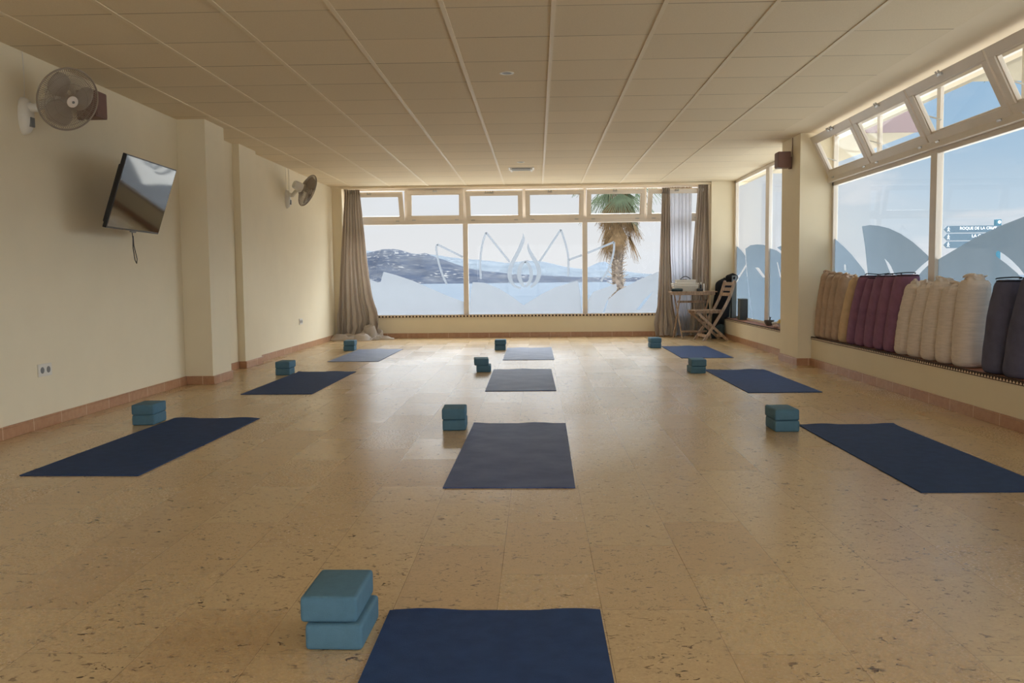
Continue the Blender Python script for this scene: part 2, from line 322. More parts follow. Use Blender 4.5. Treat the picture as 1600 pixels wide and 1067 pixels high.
# skirting
def skirt(name, segs, mname):
    b = MB()
    for (x0, x1, y0, y1) in segs:
        b.box(x0, x1, y0, y1, 0, 0.066, 0.003)
        b.box(x0 if x1 > 0 and 'right' not in name else x0, x1, y0, y1, 0.066, 0.078, 0.004)
    return struct(b.build(name, mname))
skirt('baseboard_left', [(XL, XL + 0.014, YB, 7.963), (-2.995, -2.981, 7.963, 8.474), (XL, XL + 0.014, 8.474, 9.408), (-3.175, -3.161, 9.408, 9.994), (XL, XL + 0.014, 9.994, 14.02)], 'base_y')
skirt('baseboard_left_returns', [(XL, -2.981, 7.960, 7.975), (XL, -2.981, 8.460, 8.475), (XL, -3.161, 9.405, 9.42), (XL, -3.1, 14.006, 14.02)], 'base_x')
skirt('baseboard_far', [(-3.10, 2.72, YF - 0.014, YF)], 'base_x')
skirt('baseboard_right', [(2.871, 2.885, YB, 9.287), (2.731, 2.745, 9.287, 9.994), (2.871, 2.885, 9.994, 13.82)], 'base_y')
skirt('baseboard_right_returns', [(2.731, 2.885, 9.286, 9.30), (2.731, 2.885, 9.98, 9.994)], 'base_x')

# ------------------------------------------------------------------ windows
def ring(mb, w, hgt, t, d, mtx):                                     # rectangular frame in local XZ, depth along local Y
    for (a, b_, c, e) in ((0, w, 0, t), (0, w, hgt - t, hgt), (0, t, t, hgt - t), (w - t, w, t, hgt - t)):
        mb.box(a, b_, -d / 2, d / 2, c, e, 0.004, mtx)
    # inner bead
    for (a, b_, c, e) in ((t, w - t, t, t + 0.012), (t, w - t, hgt - t - 0.012, hgt - t), (t, t + 0.012, t, hgt - t), (w - t - 0.012, w - t, t, hgt - t)):
        mb.box(a, b_, -d / 4, d / 4, c, e, 0, mtx)
    return mb
def sash(parent, mtx, w, hgt, latches=(0.5,), t=0.062, d=0.05):
    s = ring(MB(), w, hgt, t, d, mtx).build('sash', 'frame', parent)
    MB().box(t, w - t, -0.004, 0.004, t, hgt - t, 0, mtx).build('pane', 'glass', s)
    for q in latches:
        k = MB(); k.box(w * q - 0.035, w * q + 0.035, -d / 2 - 0.014, -d / 2 + 0.002, hgt - 0.028, hgt - 0.006, 0.003, mtx)
        for sx in (-0.02, 0.02): k.tube([mtx @ Vector((w * q + sx, -d / 2 - 0.008, hgt - 0.02)), mtx @ Vector((w * q + sx, -d / 2 - 0.016, hgt + 0.012))], 0.007, 8)
        k.build('latch', 'metal', s, True)
    h = MB()
    for q in (0.12, 0.88): h.box(w * q - 0.03, w * q + 0.03, -d / 2 - 0.010, -d / 2 + 0.002, -0.006, 0.010, 0.002, mtx)
    h.build('hinge', 'metal', s); return s
# window_1: far window, frame plane Y = 14.22 .. 14.28
f = MB(); y0, y1 = 14.20, 14.27
f.box(-3.10, 2.72, y0, y1, 0.345, 0.372, 0.003); f.box(-3.10, 2.72, y0, y1, 1.832, 1.905, 0.004); f.box(-3.10, 2.72, y0, y1, 2.372, 2.405, 0.003)
f.box(-3.10, -3.045, y0, y1, 0.345, 2.405, 0.003); f.box(2.665, 2.72, y0, y1, 0.345, 2.405, 0.003)
for x in (-1.145, 0.777): f.box(x - 0.040, x + 0.040, y0 - 0.006, y1, 0.36, 1.84, 0.004)
XP = [-3.06, -2.10, -1.145, -0.195, 0.777, 1.742, 2.68]
for x in XP[1:-1]: f.box(x - 0.024, x + 0.024, y0 + 0.012, y1, 1.90, 2.38, 0.003)
w1 = struct(f.build('window_1', 'frame'))
for a, b_ in ((-3.05, -1.18), (-1.11, 0.742), (0.812, 2.67)): MB().box(a, b_, 14.236, 14.244, 0.37, 1.84).build('pane', 'glass', w1)
for i, (ang, lt) in enumerate(((24, (0.42,)), (0.0, (0.5,)), (24, (0.38, 0.46)), (22, (0.42,)), (22, (0.48,)), (24, (0.5,)))):
    a = XP[i] + 0.022; wd = XP[i + 1] - XP[i] - 0.044
    mtx = Matrix.Translation((a, 14.19, 1.895)) @ Matrix.Rotation(math.radians(ang), 4, 'X')
    sash(w1, mtx, wd, 0.475, lt)
Y1 = 14.232
P1 = lambda a, b_: Vector((a, Y1, b_))
FILM_A = [(-3.04, 1.10), (-2.707, 0.957), (-2.591, 0.907), (-2.538, 0.917), (-2.489, 1.079), (-2.275, 1.019), (-1.99, 0.918), (-1.746, 0.806), (-1.425, 0.667), (-1.185, 0.575), (-1.185, 0.372), (-3.04, 0.372)]
FILM_B = [(-1.104, 0.372), (-1.069, 0.747), (-1.04, 0.896), (-0.849, 0.883), (-0.611, 0.784), (-0.417, 0.663), (-0.219, 0.511), (0.062, 0.684), (0.301, 0.799), (0.662, 0.903), (0.694, 0.73), (0.723, 0.372)]
FILM_C = [(1.159, 0.596), (1.314, 0.734), (1.664, 0.916), (1.941, 1.027), (2.28, 1.157), (2.50, 1.22), (2.66, 1.24), (2.66, 0.372), (1.086, 0.372)]
SLOT_C = [(1.60, 0.42), (1.74, 0.60), (1.88, 0.72), (1.80, 0.60), (1.66, 0.42)]
FILM_D = [(0.818, 0.574), (0.909, 0.717), (1.283, 0.848), (1.293, 0.745), (1.148, 0.612), (1.055, 0.372), (0.818, 0.372)]
for P, H in ((FILM_A, []), (FILM_B, []), (FILM_C, [SLOT_C]), (FILM_D, [])):
    MB().poly([P] + H, P1).build('frosted_film', 'film', w1)
def catmull(p, n=8):
    out = []
    for i in range(len(p) - 1):
        a = p[max(i - 1, 0)]; b = p[i]; c = p[i + 1]; d = p[min(i + 2, len(p) - 1)]
        for k in range(n):
            t = k / n
            out.append(tuple(0.5 * ((2 * b[j]) + (-a[j] + c[j]) * t + (2 * a[j] - 5 * b[j] + 4 * c[j] - d[j]) * t * t + (-a[j] + 3 * b[j] - 3 * c[j] + d[j]) * t ** 3) for j in range(len(b))))
    out.append(tuple(p[-1])); return out
def strip(mb, pts, fn):
    L, Rr = [], []
    for i, (x, z, w) in enumerate(pts):
        q0 = pts[max(i - 1, 0)]; q1 = pts[min(i + 1, len(pts) - 1)]; d = Vector((q1[0] - q0[0], q1[1] - q0[1])); d = d.normalized() if d.length else Vector((1, 0)); n = Vector((-d.y, d.x)) * max(w, 0.002) / 2
        L.append((x + n.x, z + n.y)); Rr.append((x - n.x, z - n.y))
    N = len(pts); mb.add([fn(*q) for q in L + Rr], [(i, i + 1, N + i + 1, N + i) for i in range(N - 1)])
lotus = MB()
for arms in ([[(-1.195, 1.302), (-1.608, 1.512)], [(-1.608, 1.512), (-1.621, 1.44), (-1.6, 1.273), (-1.543, 1.057), (-1.462, 0.864)]],
             [[(-0.907, 0.943), (-0.911, 1.242), (-0.876, 1.503), (-0.814, 1.693)], [(-0.814, 1.693), (-0.436, 1.213)]],
             [[(0.043, 1.208), (0.392, 1.726)], [(0.392, 1.726), (0.462, 1.512), (0.509, 1.274), (0.507, 0.976)]],
             [[(0.52, 1.238), (0.73, 1.311)], [(0.822, 1.345), (1.248, 1.515)], [(1.248, 1.515), (1.236, 1.337), (1.164, 1.1), (1.032, 0.887)]]):
    for q_, a in enumerate(arms): strip(lotus, catmull([(x, z, 0.034) for x, z in a]), lambda a_, b_, q_=q_: Vector((a_, Y1 - 0.0012 * (q_ + 1), b_)))
for fl in ([(-0.212, 1.674, 0.0), (-0.217, 1.567, 0.053), (-0.266, 1.437, 0.062), (-0.34, 1.295, 0.062), (-0.408, 1.165, 0.067), (-0.438, 1.046, 0.072), (-0.427, 0.926, 0.062), (-0.356, 0.825, 0.038), (-0.26, 0.79, 0.03)],
           [(-0.139, 1.531, 0.0), (-0.128, 1.424, 0.043), (-0.064, 1.292, 0.062), (0.006, 1.172, 0.067), (0.037, 1.065, 0.067), (0.021, 0.945, 0.067), (-0.044, 0.85, 0.053), (-0.104, 0.805, 0.034)],
           [(-0.137, 1.233, 0.019), (-0.221, 1.198, 0.048), (-0.274, 1.104, 0.067), (-0.283, 0.972, 0.067), (-0.236, 0.852, 0.053), (-0.2, 0.81, 0.029)],
           [(-0.197, 1.21, 0.019), (-0.137, 1.174, 0.048), (-0.102, 1.09, 0.058), (-0.091, 0.97, 0.058), (-0.14, 0.851, 0.048), (-0.188, 0.81, 0.029)]):
    strip(lotus, catmull(fl), lambda a_, b_, q_=fl[0][0]: Vector((a_, Y1 - 0.002 - 0.004 * abs(q_), b_)))
o = lotus.build('lotus_emblem', 'film_line', w1); o['label'] = 'pale frosted lotus flower line emblem'
# window_2: right-hand window beside the bolsters
f = MB(); x0, x1 = 3.075, 3.122; ya, yb = -0.2, 9.30
f.box(x0, x1, ya, yb, 0.303, 0.345, 0.003); f.box(x0, x1, ya, yb, 1.868, 1.955, 0.004); f.box(3.028, x0 + 0.01, ya, yb, 1.905, 1.958, 0.004); f.box(3.05, 3.12, ya, yb, 1.945, 1.975, 0.003); f.box(x0 + 0.01, x1, ya, yb, 2.37, HC + 0.01, 0.003); f.box(x0, x1, yb - 0.05, yb, 0.303, HC, 0.003)
YM = [6.94, 4.58, 2.2]
for y in YM: f.box(x0 - 0.006, x1, y - 0.055, y + 0.055, 0.33, 1.88, 0.004)
YP = [9.28, 8.13, 6.94, 5.75, 4.56, 3.37, 2.18, 0.99, -0.18]
for y in YP[1:-1]: f.box(x0 + 0.02, x1, y - 0.03, y + 0.03, 1.93, 2.40, 0.003)
w2 = struct(f.build('window_2', 'frame'))
ys = [9.25] + [q for y in YM for q in (y + 0.05, y - 0.05)] + [-0.2]
for i in range(0, len(ys), 2): MB().box(3.104, 3.112, ys[i + 1], ys[i], 0.34, 1.875).build('pane', 'glass', w2)
for i in range(len(YP) - 1):
    b_, a = YP[i] - 0.012, YP[i + 1] + 0.012; wd = b_ - a
    # local X runs along -Y of the room, local -Y faces the room
    mtx = Matrix.Translation((3.055, b_, 1.955)) @ Matrix.Rotation(-PI / 2, 4, 'Z') @ Matrix.Rotation(math.radians(26), 4, 'X')
    lt = ((0.52, 0.60), (0.55,), (0.5,), (0.5,))[i % 4]
    s = sash(w2, mtx, wd, 0.465, lt, 0.07, 0.05)
    MB().tube([(3.09, b_ - 0.05, 2.12), (2.955, b_ - 0.05, 2.16)], 0.006, 8).build('stay_arm', 'metal', s)
P2 = lambda a, b_: Vector((3.098, a, b_))
R1a = [(9.255, 1.325), (8.981, 1.232), (8.765, 1.15), (8.581, 1.065), (8.421, 0.99), (8.308, 0.884), (8.284, 0.345), (9.255, 0.345)]
R1as = [(8.969, 1.046), (8.943, 1.058), (8.915, 1.045), (8.908, 0.99), (8.957, 0.995)]
R1b = [(8.498, 1.409), (8.293, 1.408), (8.09, 1.389), (7.858, 1.354), (7.603, 1.293), (7.363, 1.216), (7.184, 1.144), (7.02, 1.072), (7.161, 1.023), (7.293, 0.97), (7.55, 0.833), (7.739, 0.552), (7.796, 0.345), (8.106, 0.345), (8.217, 0.648), (8.334, 0.974), (8.41, 1.211)]
R1bs = [(7.938, 1.09), (7.849, 1.055), (7.791, 1.02), (7.733, 0.969), (7.66, 0.886), (7.729, 0.886), (7.811, 0.97)]
R1c = [(7.0, 1.038), (7.056, 1.02), (7.175, 0.969), (7.384, 0.856), (7.549, 0.561), (7.589, 0.345), (7.0, 0.345)]
R2a = [(6.89, 1.06), (6.532, 1.149), (6.322, 1.202), (6.125, 1.239), (5.94, 1.272), (5.664, 1.312), (5.262, 1.359), (4.95, 1.372), (4.64, 1.36), (4.64, 0.345), (6.89, 0.345)]
R2s = [(6.022, 1.097), (6.004, 1.099), (5.929, 1.073), (5.837, 1.033), (5.748, 0.985), (5.696, 0.95), (5.661, 0.92), (5.728, 0.925), (5.763, 0.948), (5.835, 0.981), (5.898, 1.01), (6.001, 1.051), (6.034, 1.066), (6.037, 1.085)]
R3a = [(4.52, 1.36), (3.9, 1.30), (3.3, 1.16), (2.9, 1.0), (2.26, 0.7), (2.26, 0.345), (4.52, 0.345)]
R4a = [(2.14, 0.8), (1.7, 1.1), (1.1, 1.3), (0.5, 1.36), (-0.09, 1.3), (-0.09, 0.345), (2.14, 0.345)]
for P, H in ((R1a, [R1as]), (R1b, [R1bs]), (R1c, []), (R2a, [R2s]), (R3a, []), (R4a, [])):
    MB().poly([P] + H, P2).build('frosted_film', 'film_blue', w2)
# window_3: full-height glazing between the pillar and the far corner
f = MB(); ya, yb = 9.98, 13.82
f.box(x0, x1, ya, yb, 0.303, 0.335, 0.003); f.box(x0, x1, ya, yb, 2.375, HC + 0.01, 0.003); f.box(x0, x1, yb - 0.09, yb, 0.303, HC, 0.003); f.box(x0, x1, 11.79, 11.96, 0.32, 2.39, 0.004); f.box(x0, x1, ya, ya + 0.05, 0.303, HC, 0.003)
w3 = struct(f.build('window_3', 'frame'))
for a, b_ in ((10.02, 11.80), (11.95, 13.74)): MB().box(3.104, 3.112, a, b_, 0.33, 2.38).build('pane', 'glass', w3)
F1a = [(13.73, 1.41), (13.411, 1.327), (13.182, 1.247), (13.137, 1.125), (13.554, 0.971), (13.73, 0.94)]
F1b = [(13.177, 1.353), (12.871, 1.392), (12.48, 1.39), (12.162, 1.372), (11.96, 1.350), (11.96, 0.335), (12.688, 0.335), (12.84, 0.579), (13.029, 0.927), (13.11, 1.153)]
F1bs = [(12.576, 1.065), (12.456, 1.068), (12.359, 1.057), (12.02, 0.935), (12.118, 0.916)]
F1c = [(13.107, 1.085), (13.492, 0.942), (13.73, 0.85), (13.73, 0.335), (12.728, 0.335), (12.898, 0.577), (13.059, 0.927)]
F2a = [(11.79, 1.31), (11.477, 1.274), (11.25, 1.222), (11.074, 1.166), (10.904, 1.113), (10.4, 0.8), (10.1, 0.335), (11.79, 0.335)]
F2s = [(11.462, 1.123), (11.416, 1.122), (11.237, 0.919), (11.291, 0.919)]
F2b = [(11.456, 1.311), (11.255, 1.328), (10.913, 1.336), (10.4, 1.3), (10.04, 1.2), (10.04, 0.335), (10.3, 0.8), (10.907, 1.178), (11.076, 1.215)]
for P, H in ((F1a, []), (F1b, [F1bs]), (F1c, []), (F2a, [F2s]), (F2b, [])):
    MB().poly([P] + H, P2).build('frosted_film', 'film_blue', w3)

# fill_window: unseen glazed opening added behind the camera to let in fill daylight
f = MB()
for x in (-2.2, -1.1, 0.0, 1.1, 2.22): f.box(x, x + 0.08, YB - 0.13, YB - 0.06, 0, 2.2, 0.004)
f.box(-2.2, 2.3, YB - 0.13, YB - 0.06, 0, 0.08, 0.004); f.box(-2.2, 2.3, YB - 0.13, YB - 0.06, 2.12, 2.2, 0.004)
w4 = struct(f.build('fill_window', 'frame'))
for x in (-2.12, -1.02, 0.08, 1.18): MB().box(x, x + 1.04, YB - 0.10, YB - 0.092, 0.08, 2.12).build('pane', 'glass', w4)

# ------------------------------------------------------------------ outdoors
def mat_sea():
    m = bpy.data.materials.new('sea_water'); m.use_nodes = True; nt = m.node_tree; b = nt.nodes['Principled BSDF']
    tc = nd(nt, 'ShaderNodeTexCoord'); mp = nd(nt, 'ShaderNodeMapping'); mp.inputs['Scale'].default_value = (0.012, 0.03, 1); nt.links.new(tc.outputs['Object'], mp.inputs[0])
    nt.links.new(mixc(nt, maprange(nt, noi(nt, mp.outputs[0], 1.0, 8, 0.7), 0.35, 0.65), srgb(50, 60, 69), srgb(62, 71, 80)), b.inputs['Base Color'])
    b.inputs['Roughness'].default_value = 0.6; b.inputs['Specular IOR Level'].default_value = 0.04
    bp = nd(nt, 'ShaderNodeBump'); bp.inputs['Strength'].default_value = 0.6; bp.inputs['Distance'].default_value = 0.5
    mp2 = nd(nt, 'ShaderNodeMapping'); mp2.inputs['Scale'].default_value = (0.25, 0.6, 1); nt.links.new(tc.outputs['Object'], mp2.inputs[0])
    nt.links.new(noi(nt, mp2.outputs[0], 1.0, 8, 0.7), bp.inputs['Height']); nt.links.new(bp.outputs[0], b.inputs['Normal']); return m
def mat_hill(name, c1, c2, town, thr):
    m = bpy.data.materials.new(name); m.use_nodes = True; nt = m.node_tree; b = nt.nodes['Principled BSDF']; b.inputs['Roughness'].default_value = 0.95; b.inputs['Specular IOR Level'].default_value = 0
    tc = nd(nt, 'ShaderNodeTexCoord'); mp = nd(nt, 'ShaderNodeMapping'); mp.inputs['Scale'].default_value = (0.02, 0.02, 0.10); nt.links.new(tc.outputs['Object'], mp.inputs[0])
    c = mixc(nt, maprange(nt, noi(nt, mp.outputs[0], 1.0, 8, 0.65), 0.4, 0.62), c1, c2)
    mp2 = nd(nt, 'ShaderNodeMapping'); mp2.inputs['Scale'].default_value = (0.10, 0.10, 0.45); nt.links.new(tc.outputs['Object'], mp2.inputs[0])
    mp3 = nd(nt, 'ShaderNodeMapping'); mp3.inputs['Scale'].default_value = (0.008, 0.008, 0.05); nt.links.new(tc.outputs['Object'], mp3.inputs[0])
    k = mth(nt, 'MULTIPLY', maprange(nt, noi(nt, mp2.outputs[0], 1.0, 5, 0.6), thr, thr + 0.05), maprange(nt, noi(nt, mp3.outputs[0], 1.0, 3), 0.45, 0.58))
    nt.links.new(mixc(nt, k, c, town), b.inputs['Base Color']); return m
M['sea'] = mat_sea()
M['hill_near'] = mat_hill('hazy_headland_scrub', srgb(53, 57, 66), srgb(70, 71, 75), srgb(118, 114, 110), 0.565)  # distance haze painted into all three hill colours, paler with range
M['hill_far'] = mat_hill('hazy_far_hillside', srgb(84, 88, 92), srgb(93, 97, 100), srgb(112, 114, 116), 0.58)
M['peak'] = mat_hill('hazy_far_peak', srgb(92, 98, 104), srgb(99, 104, 109), srgb(118, 120, 122), 0.62)
M['paving'] = mat('promenade_paving', srgb(200, 190, 176), 0.8, 0.3, 0.15, 2)
M['render'] = mat('building_render', srgb(168, 158, 138), 0.8, 0.3, 0.05, 2); M['mauve_panel'] = mat('mauve_fascia', srgb(124, 104, 102), 0.7, 0.3, 0.08, 1.5)
SEA = -6.0
sea = struct(MB().add([(-4000, 40, SEA), (4000, 40, SEA), (4000, 4000, SEA), (-4000, 4000, SEA)], [(0, 1, 2, 3)]).build('sea', 'sea'))
struct(MB().box(-25, 30, 14.6, 27.5, -0.9, -0.5).build('promenade', 'paving')); struct(MB().box(-25, 3.32, -25, YB - 0.2, -0.5, -0.12).build('promenade_inland', 'paving')); struct(MB().box(3.32, 30, -10, 14.6, -0.9, -0.5).build('promenade_side', 'paving'))
struct(MB().box(-60, 60, 27.5, 40.5, -7, -3.5).build('shore_rock', mat('shore_rock', srgb(120, 112, 104), 0.9, 0.2, 0.4, 0.5, 0.5, 1)))
def hill(name, label, pts, D, depth, mname, rough):
    pts = sorted(pts); xa, xb = pts[0][0], pts[-1][0]
    def prof(x):
        for (a, ha), (b_, hb) in zip(pts, pts[1:]):
            if a <= x <= b_: return ha + (hb - ha) * (x - a) / (b_ - a)
        return 0
    def fn(u, v):
        x = xa + (xb - xa) * u; y = D + (v - 0.55) * depth; hh = max(prof(x) - SEA, 0.0)
        t = v / 0.55 if v < 0.55 else (1 - v) / 0.45
        s = t * t * (3 - 2 * t) if t < 1 else 1
        s = 0.12 * min(1, t * 8) + 0.88 * s if t > 0.0 else 0
        nz = noise.fractal(Vector((x * 0.02, y * 0.02, D)), 1.0, 2.0, 5) * rough * s * (1 - s) * 4
        return (x, y, SEA - 1.0 + hh * s + 1.0 * s + nz + rough * 0.15 * noise.fractal(Vector((x * 0.06, y * 0.05, 3)), 1.0, 2.0, 4) * s)
    o = MB().grid(fn, 260, 46).build(name, mname, None, True, 60); return tag(o, label, 'hill')
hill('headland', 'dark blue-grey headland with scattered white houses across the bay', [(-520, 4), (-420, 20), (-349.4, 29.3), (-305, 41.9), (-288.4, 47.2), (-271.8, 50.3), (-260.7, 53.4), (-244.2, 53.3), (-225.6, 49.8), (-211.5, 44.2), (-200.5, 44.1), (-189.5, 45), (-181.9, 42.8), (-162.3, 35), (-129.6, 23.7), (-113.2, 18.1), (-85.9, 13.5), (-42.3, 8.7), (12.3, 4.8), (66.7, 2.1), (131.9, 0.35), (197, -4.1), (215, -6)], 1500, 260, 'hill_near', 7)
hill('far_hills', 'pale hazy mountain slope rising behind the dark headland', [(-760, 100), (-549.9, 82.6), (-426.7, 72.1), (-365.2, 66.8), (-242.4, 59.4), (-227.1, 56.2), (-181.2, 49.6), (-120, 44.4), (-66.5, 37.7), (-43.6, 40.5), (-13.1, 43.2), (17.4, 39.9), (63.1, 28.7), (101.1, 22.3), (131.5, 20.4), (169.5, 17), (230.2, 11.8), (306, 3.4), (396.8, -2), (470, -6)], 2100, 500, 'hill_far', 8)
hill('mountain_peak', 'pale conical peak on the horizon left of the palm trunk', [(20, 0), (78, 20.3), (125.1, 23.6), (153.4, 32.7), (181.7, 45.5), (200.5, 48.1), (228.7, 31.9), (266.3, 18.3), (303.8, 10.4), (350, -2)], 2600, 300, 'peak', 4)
# palm on the promenade
palm = thing('palm_tree', 'tall fan palm with shaggy dead brown skirt seen through far window', 'palm tree', (2.2, 24.0, -0.5))
M['bark'] = mat('palm_bark', srgb(118, 106, 96), 0.9, 0.2, 0, 9, 0.6, 30, color2=srgb(78, 69, 62)); M['boot'] = mat('palm_leaf_base', srgb(156, 144, 130), 0.9, 0.2, 0, 14, 0.4, 40, color2=srgb(98, 86, 76))
M['frond'] = mat_sheet('palm_frond_green', srgb(112, 122, 98), 0.45, 0, 0.3, 6); M['frond_dead'] = mat_sheet('palm_frond_dead', srgb(132, 108, 80), 0.25, 0, 0.45, 5)
tr = MB().tube([(0.0 + 0.02 * math.sin(i * 1.3), 0, i * 0.2) for i in range(22)], [0.17 - 0.002 * i + 0.012 * ((i % 2) - 0.5) for i in range(22)], 18).build('trunk', 'bark', palm, True)
bt = MB()                                                            # cut leaf bases bristling on the trunk
rnd = random.Random(3)
for i in range(420):
    z = rnd.uniform(0.2, 3.2); a = rnd.uniform(0, 2 * PI); r = 0.15; L = rnd.uniform(0.07, 0.17); w = rnd.uniform(0.02, 0.04)
    d = Vector((math.cos(a), math.sin(a), rnd.uniform(0.1, 1.0))).normalized(); s_ = Vector((-math.sin(a), math.cos(a), 0))
    p = Vector((math.cos(a) * r, math.sin(a) * r, z)); e = p + d * L; n = Vector((math.cos(a), math.sin(a), 0)) * 0.012
    bt.add([p - s_ * w - n, p + s_ * w - n, e + s_ * w * 0.35, e - s_ * w * 0.35, p + n * 1.2, e + n * 0.5 - Vector((0, 0, 0.01))], [(0, 1, 2, 3), (0, 4, 5, 3), (1, 4, 5, 2), (2, 3, 5)])
bt.build('leaf_bases', 'boot', palm)
def frond_mesh(n=26, L=0.75, spread=2.2, droop=0.25, pet=0.55, seed=0):
    rr = random.Random(seed); b = MB()
    b.tube([(0, 0, 0), (pet * 0.5, 0, 0.03), (pet, 0, 0)], [0.014, 0.010, 0.007], 5)
    for i in range(n):
        a = (i / (n - 1) - 0.5) * spread; l = L * (0.72 + 0.28 * math.cos(a)) * rr.uniform(0.85, 1.05); w = 0.012
        pts = []
        for k in range(6):
            t = k / 5; dz = -droop * t * t * (0.6 + abs(a) * 0.3) * rr.uniform(0.8, 1.2)
            pts.append(Vector((pet + math.cos(a) * l * t, math.sin(a) * l * t, dz)))
        sd = Vector((-math.sin(a), math.cos(a), 0))
        V = []
        for k, p in enumerate(pts):
            ww = w * (0.35, 1, 1, 0.7, 0.4, 0.08)[k]; V += [p - sd * ww + Vector((0, 0, -0.006)), p, p + sd * ww + Vector((0, 0, -0.006))]
        fs = []
        for k in range(5): fs += [(3 * k, 3 * k + 1, 3 * k + 4, 3 * k + 3), (3 * k + 1, 3 * k + 2, 3 * k + 5, 3 * k + 4)]
        b.add(V, fs)
    return b
fr = frond_mesh(22, 0.8, 2.0, 0.3, 0.55, 1).build('frond', 'frond', palm); dr = frond_mesh(18, 0.85, 1.0, 0.12, 0.45, 2).build('dead_frond', 'frond_dead', palm)
CT = Vector((0, 0, 4.2))
N1 = 22
for i in range(N1):
    o = fr if i == 0 else fr.copy()
    if i: COL.objects.link(o)
    a = i * 2.39996; e = math.radians(-62 + 110 * (i / N1)) ; o.location = CT + Vector((0, 0, rnd.uniform(-0.1, 0.15))); o.rotation_euler = Euler((rnd.uniform(-0.3, 0.3), -e, a), 'XYZ'); o.scale = [rnd.uniform(1.0, 1.25)] * 3
N2 = 60
for i in range(N2):
    o = dr if i == 0 else dr.copy()
    if i: COL.objects.link(o)
    a = i * 2.39996 + 0.3; e = math.radians(rnd.uniform(58, 84)); o.location = CT + Vector((0.10 * math.cos(a), 0.10 * math.sin(a), -0.15 - 1.15 * rnd.random())); o.rotation_euler = Euler((rnd.uniform(-0.4, 0.4), e, a), 'XYZ'); o.scale = [rnd.uniform(0.65, 1.0)] * 3
# second palm tips high on the right
palm2 = thing('palm_tree', 'green palm with drooping fan fronds outside right clerestory', 'palm tree', (6.9, 11.6, -0.5))
MB().tube([(0, 0, i * 0.5) for i in range(11)], [0.16] * 11, 14).build('trunk', 'bark', palm2, True)
for i in range(16):
    o = fr.copy(); COL.objects.link(o); o.parent = palm2; a = i * 2.39996; e = math.radians(-30 + 70 * i / 16)
    o.location = (0, 0, 4.95); o.rotation_euler = Euler((rnd.uniform(-0.3, 0.3), -e, a), 'XYZ'); o.scale = (1.1, 1.1, 1.1)
# signpost on the promenade
sg = thing('signpost', 'dark teal finger signpost with three arrow boards outside right window', 'signpost', (9.256, 18.0, -0.5))
M['sign'] = mat('sign_panel', srgb(56, 78, 92), 0.5, 0.4, 0.08, 3); M['sign_post'] = mat('teal_post', srgb(20, 84, 104), 0.5, 0.4, 0.1, 3); M['sign_white'] = mat('sign_lettering', srgb(214, 220, 226), 0.6, 0.3, 0.03)
MB().box(-0.05, 0.05, -0.05, 0.05, 0, 2.53, 0.006).build('post', 'sign_post', sg)
MB().lathe([(0.032, 0), (0.032, 0.006)], 20, Matrix.Translation((0.008, -0.05, 2.475)) @ Matrix.Rotation(PI / 2, 4, 'X')).build('badge', 'sign_white', sg, True)
def text_mesh(body, size, loc, m, parent, name='lettering'):
    c = bpy.data.curves.new(name, 'FONT'); c.body = body; c.size = size; c.extrude = 0.001; c.align_x = 'LEFT'; c.offset = 0.0005
    t = bpy.data.objects.new(name + '_tmp', c); COL.objects.link(t); bpy.context.view_layer.update()
    me = bpy.data.meshes.new_from_object(t.evaluated_get(bpy.context.evaluated_depsgraph_get())); COL.objects.unlink(t); bpy.data.objects.remove(t)
    me.materials.clear(); me.materials.append(M[m]); o = bpy.data.objects.new(name, me); COL.objects.link(o); o.location = loc; o.rotation_euler = (PI / 2, 0, 0); o.parent = parent; return o
for i, (zc, txt) in enumerate(((2.340, 'ROQUE DE LA CRUZ'), (2.185, 'LA G'), (2.032, None))):
    x0_ = -1.098; hh = 0.068; pr = [(x0_, zc), (x0_ + 0.065, zc + hh), (0.30, zc + hh), (0.30, zc - hh), (x0_ + 0.065, zc - hh)]
    b = MB(); N = len(pr)
    b.add([(x, -0.075, z) for x, z in pr] + [(x, -0.055, z) for x, z in pr], [tuple(range(N)), tuple(range(2 * N - 1, N - 1, -1))] + [(k, (k + 1) % N, N + (k + 1) % N, N + k) for k in range(N)])
    bd = b.build('arrow_board', 'sign', sg)
    if txt: text_mesh(txt, 0.078 if i == 0 else 0.085, (-0.785 if i == 0 else -0.545, -0.078, zc - 0.008), 'sign_white', bd)
    wkr = MB(); cx = x0_ + 0.095                                      # little walking figure
    wkr.lathe([(0.010, 0), (0.010, 0.004)], 12, Matrix.Translation((cx, -0.075, zc + 0.040)) @ Matrix.Rotation(PI / 2, 4, 'X'))
    for a, b_, w in (((cx, zc + 0.028), (cx - 0.004, zc - 0.008), 0.016), ((cx - 0.002, zc - 0.006), (cx + 0.020, zc - 0.045), 0.010), ((cx - 0.004, zc - 0.006), (cx - 0.022, zc - 0.042), 0.010), ((cx, zc + 0.024), (cx + 0.026, zc + 0.002), 0.008), ((cx, zc + 0.024), (cx - 0.024, zc + 0.008), 0.008)):
        wkr.bar((a[0], -0.077, a[1]), (b_[0], -0.077, b_[1]), w, 0.002, (1, 0, 0))
    wkr.build('walking_figure', 'sign_white', bd)
    if i == 0:
        k = MB(); k.tube([(-0.10 + 0.032 * math.cos(t * PI / 12), -0.077, zc + 0.0 + 0.032 * math.sin(t * PI / 12)) for t in range(24)], 0.006, 6, closed=True); k.build('round_symbol', 'sign_white', bd)
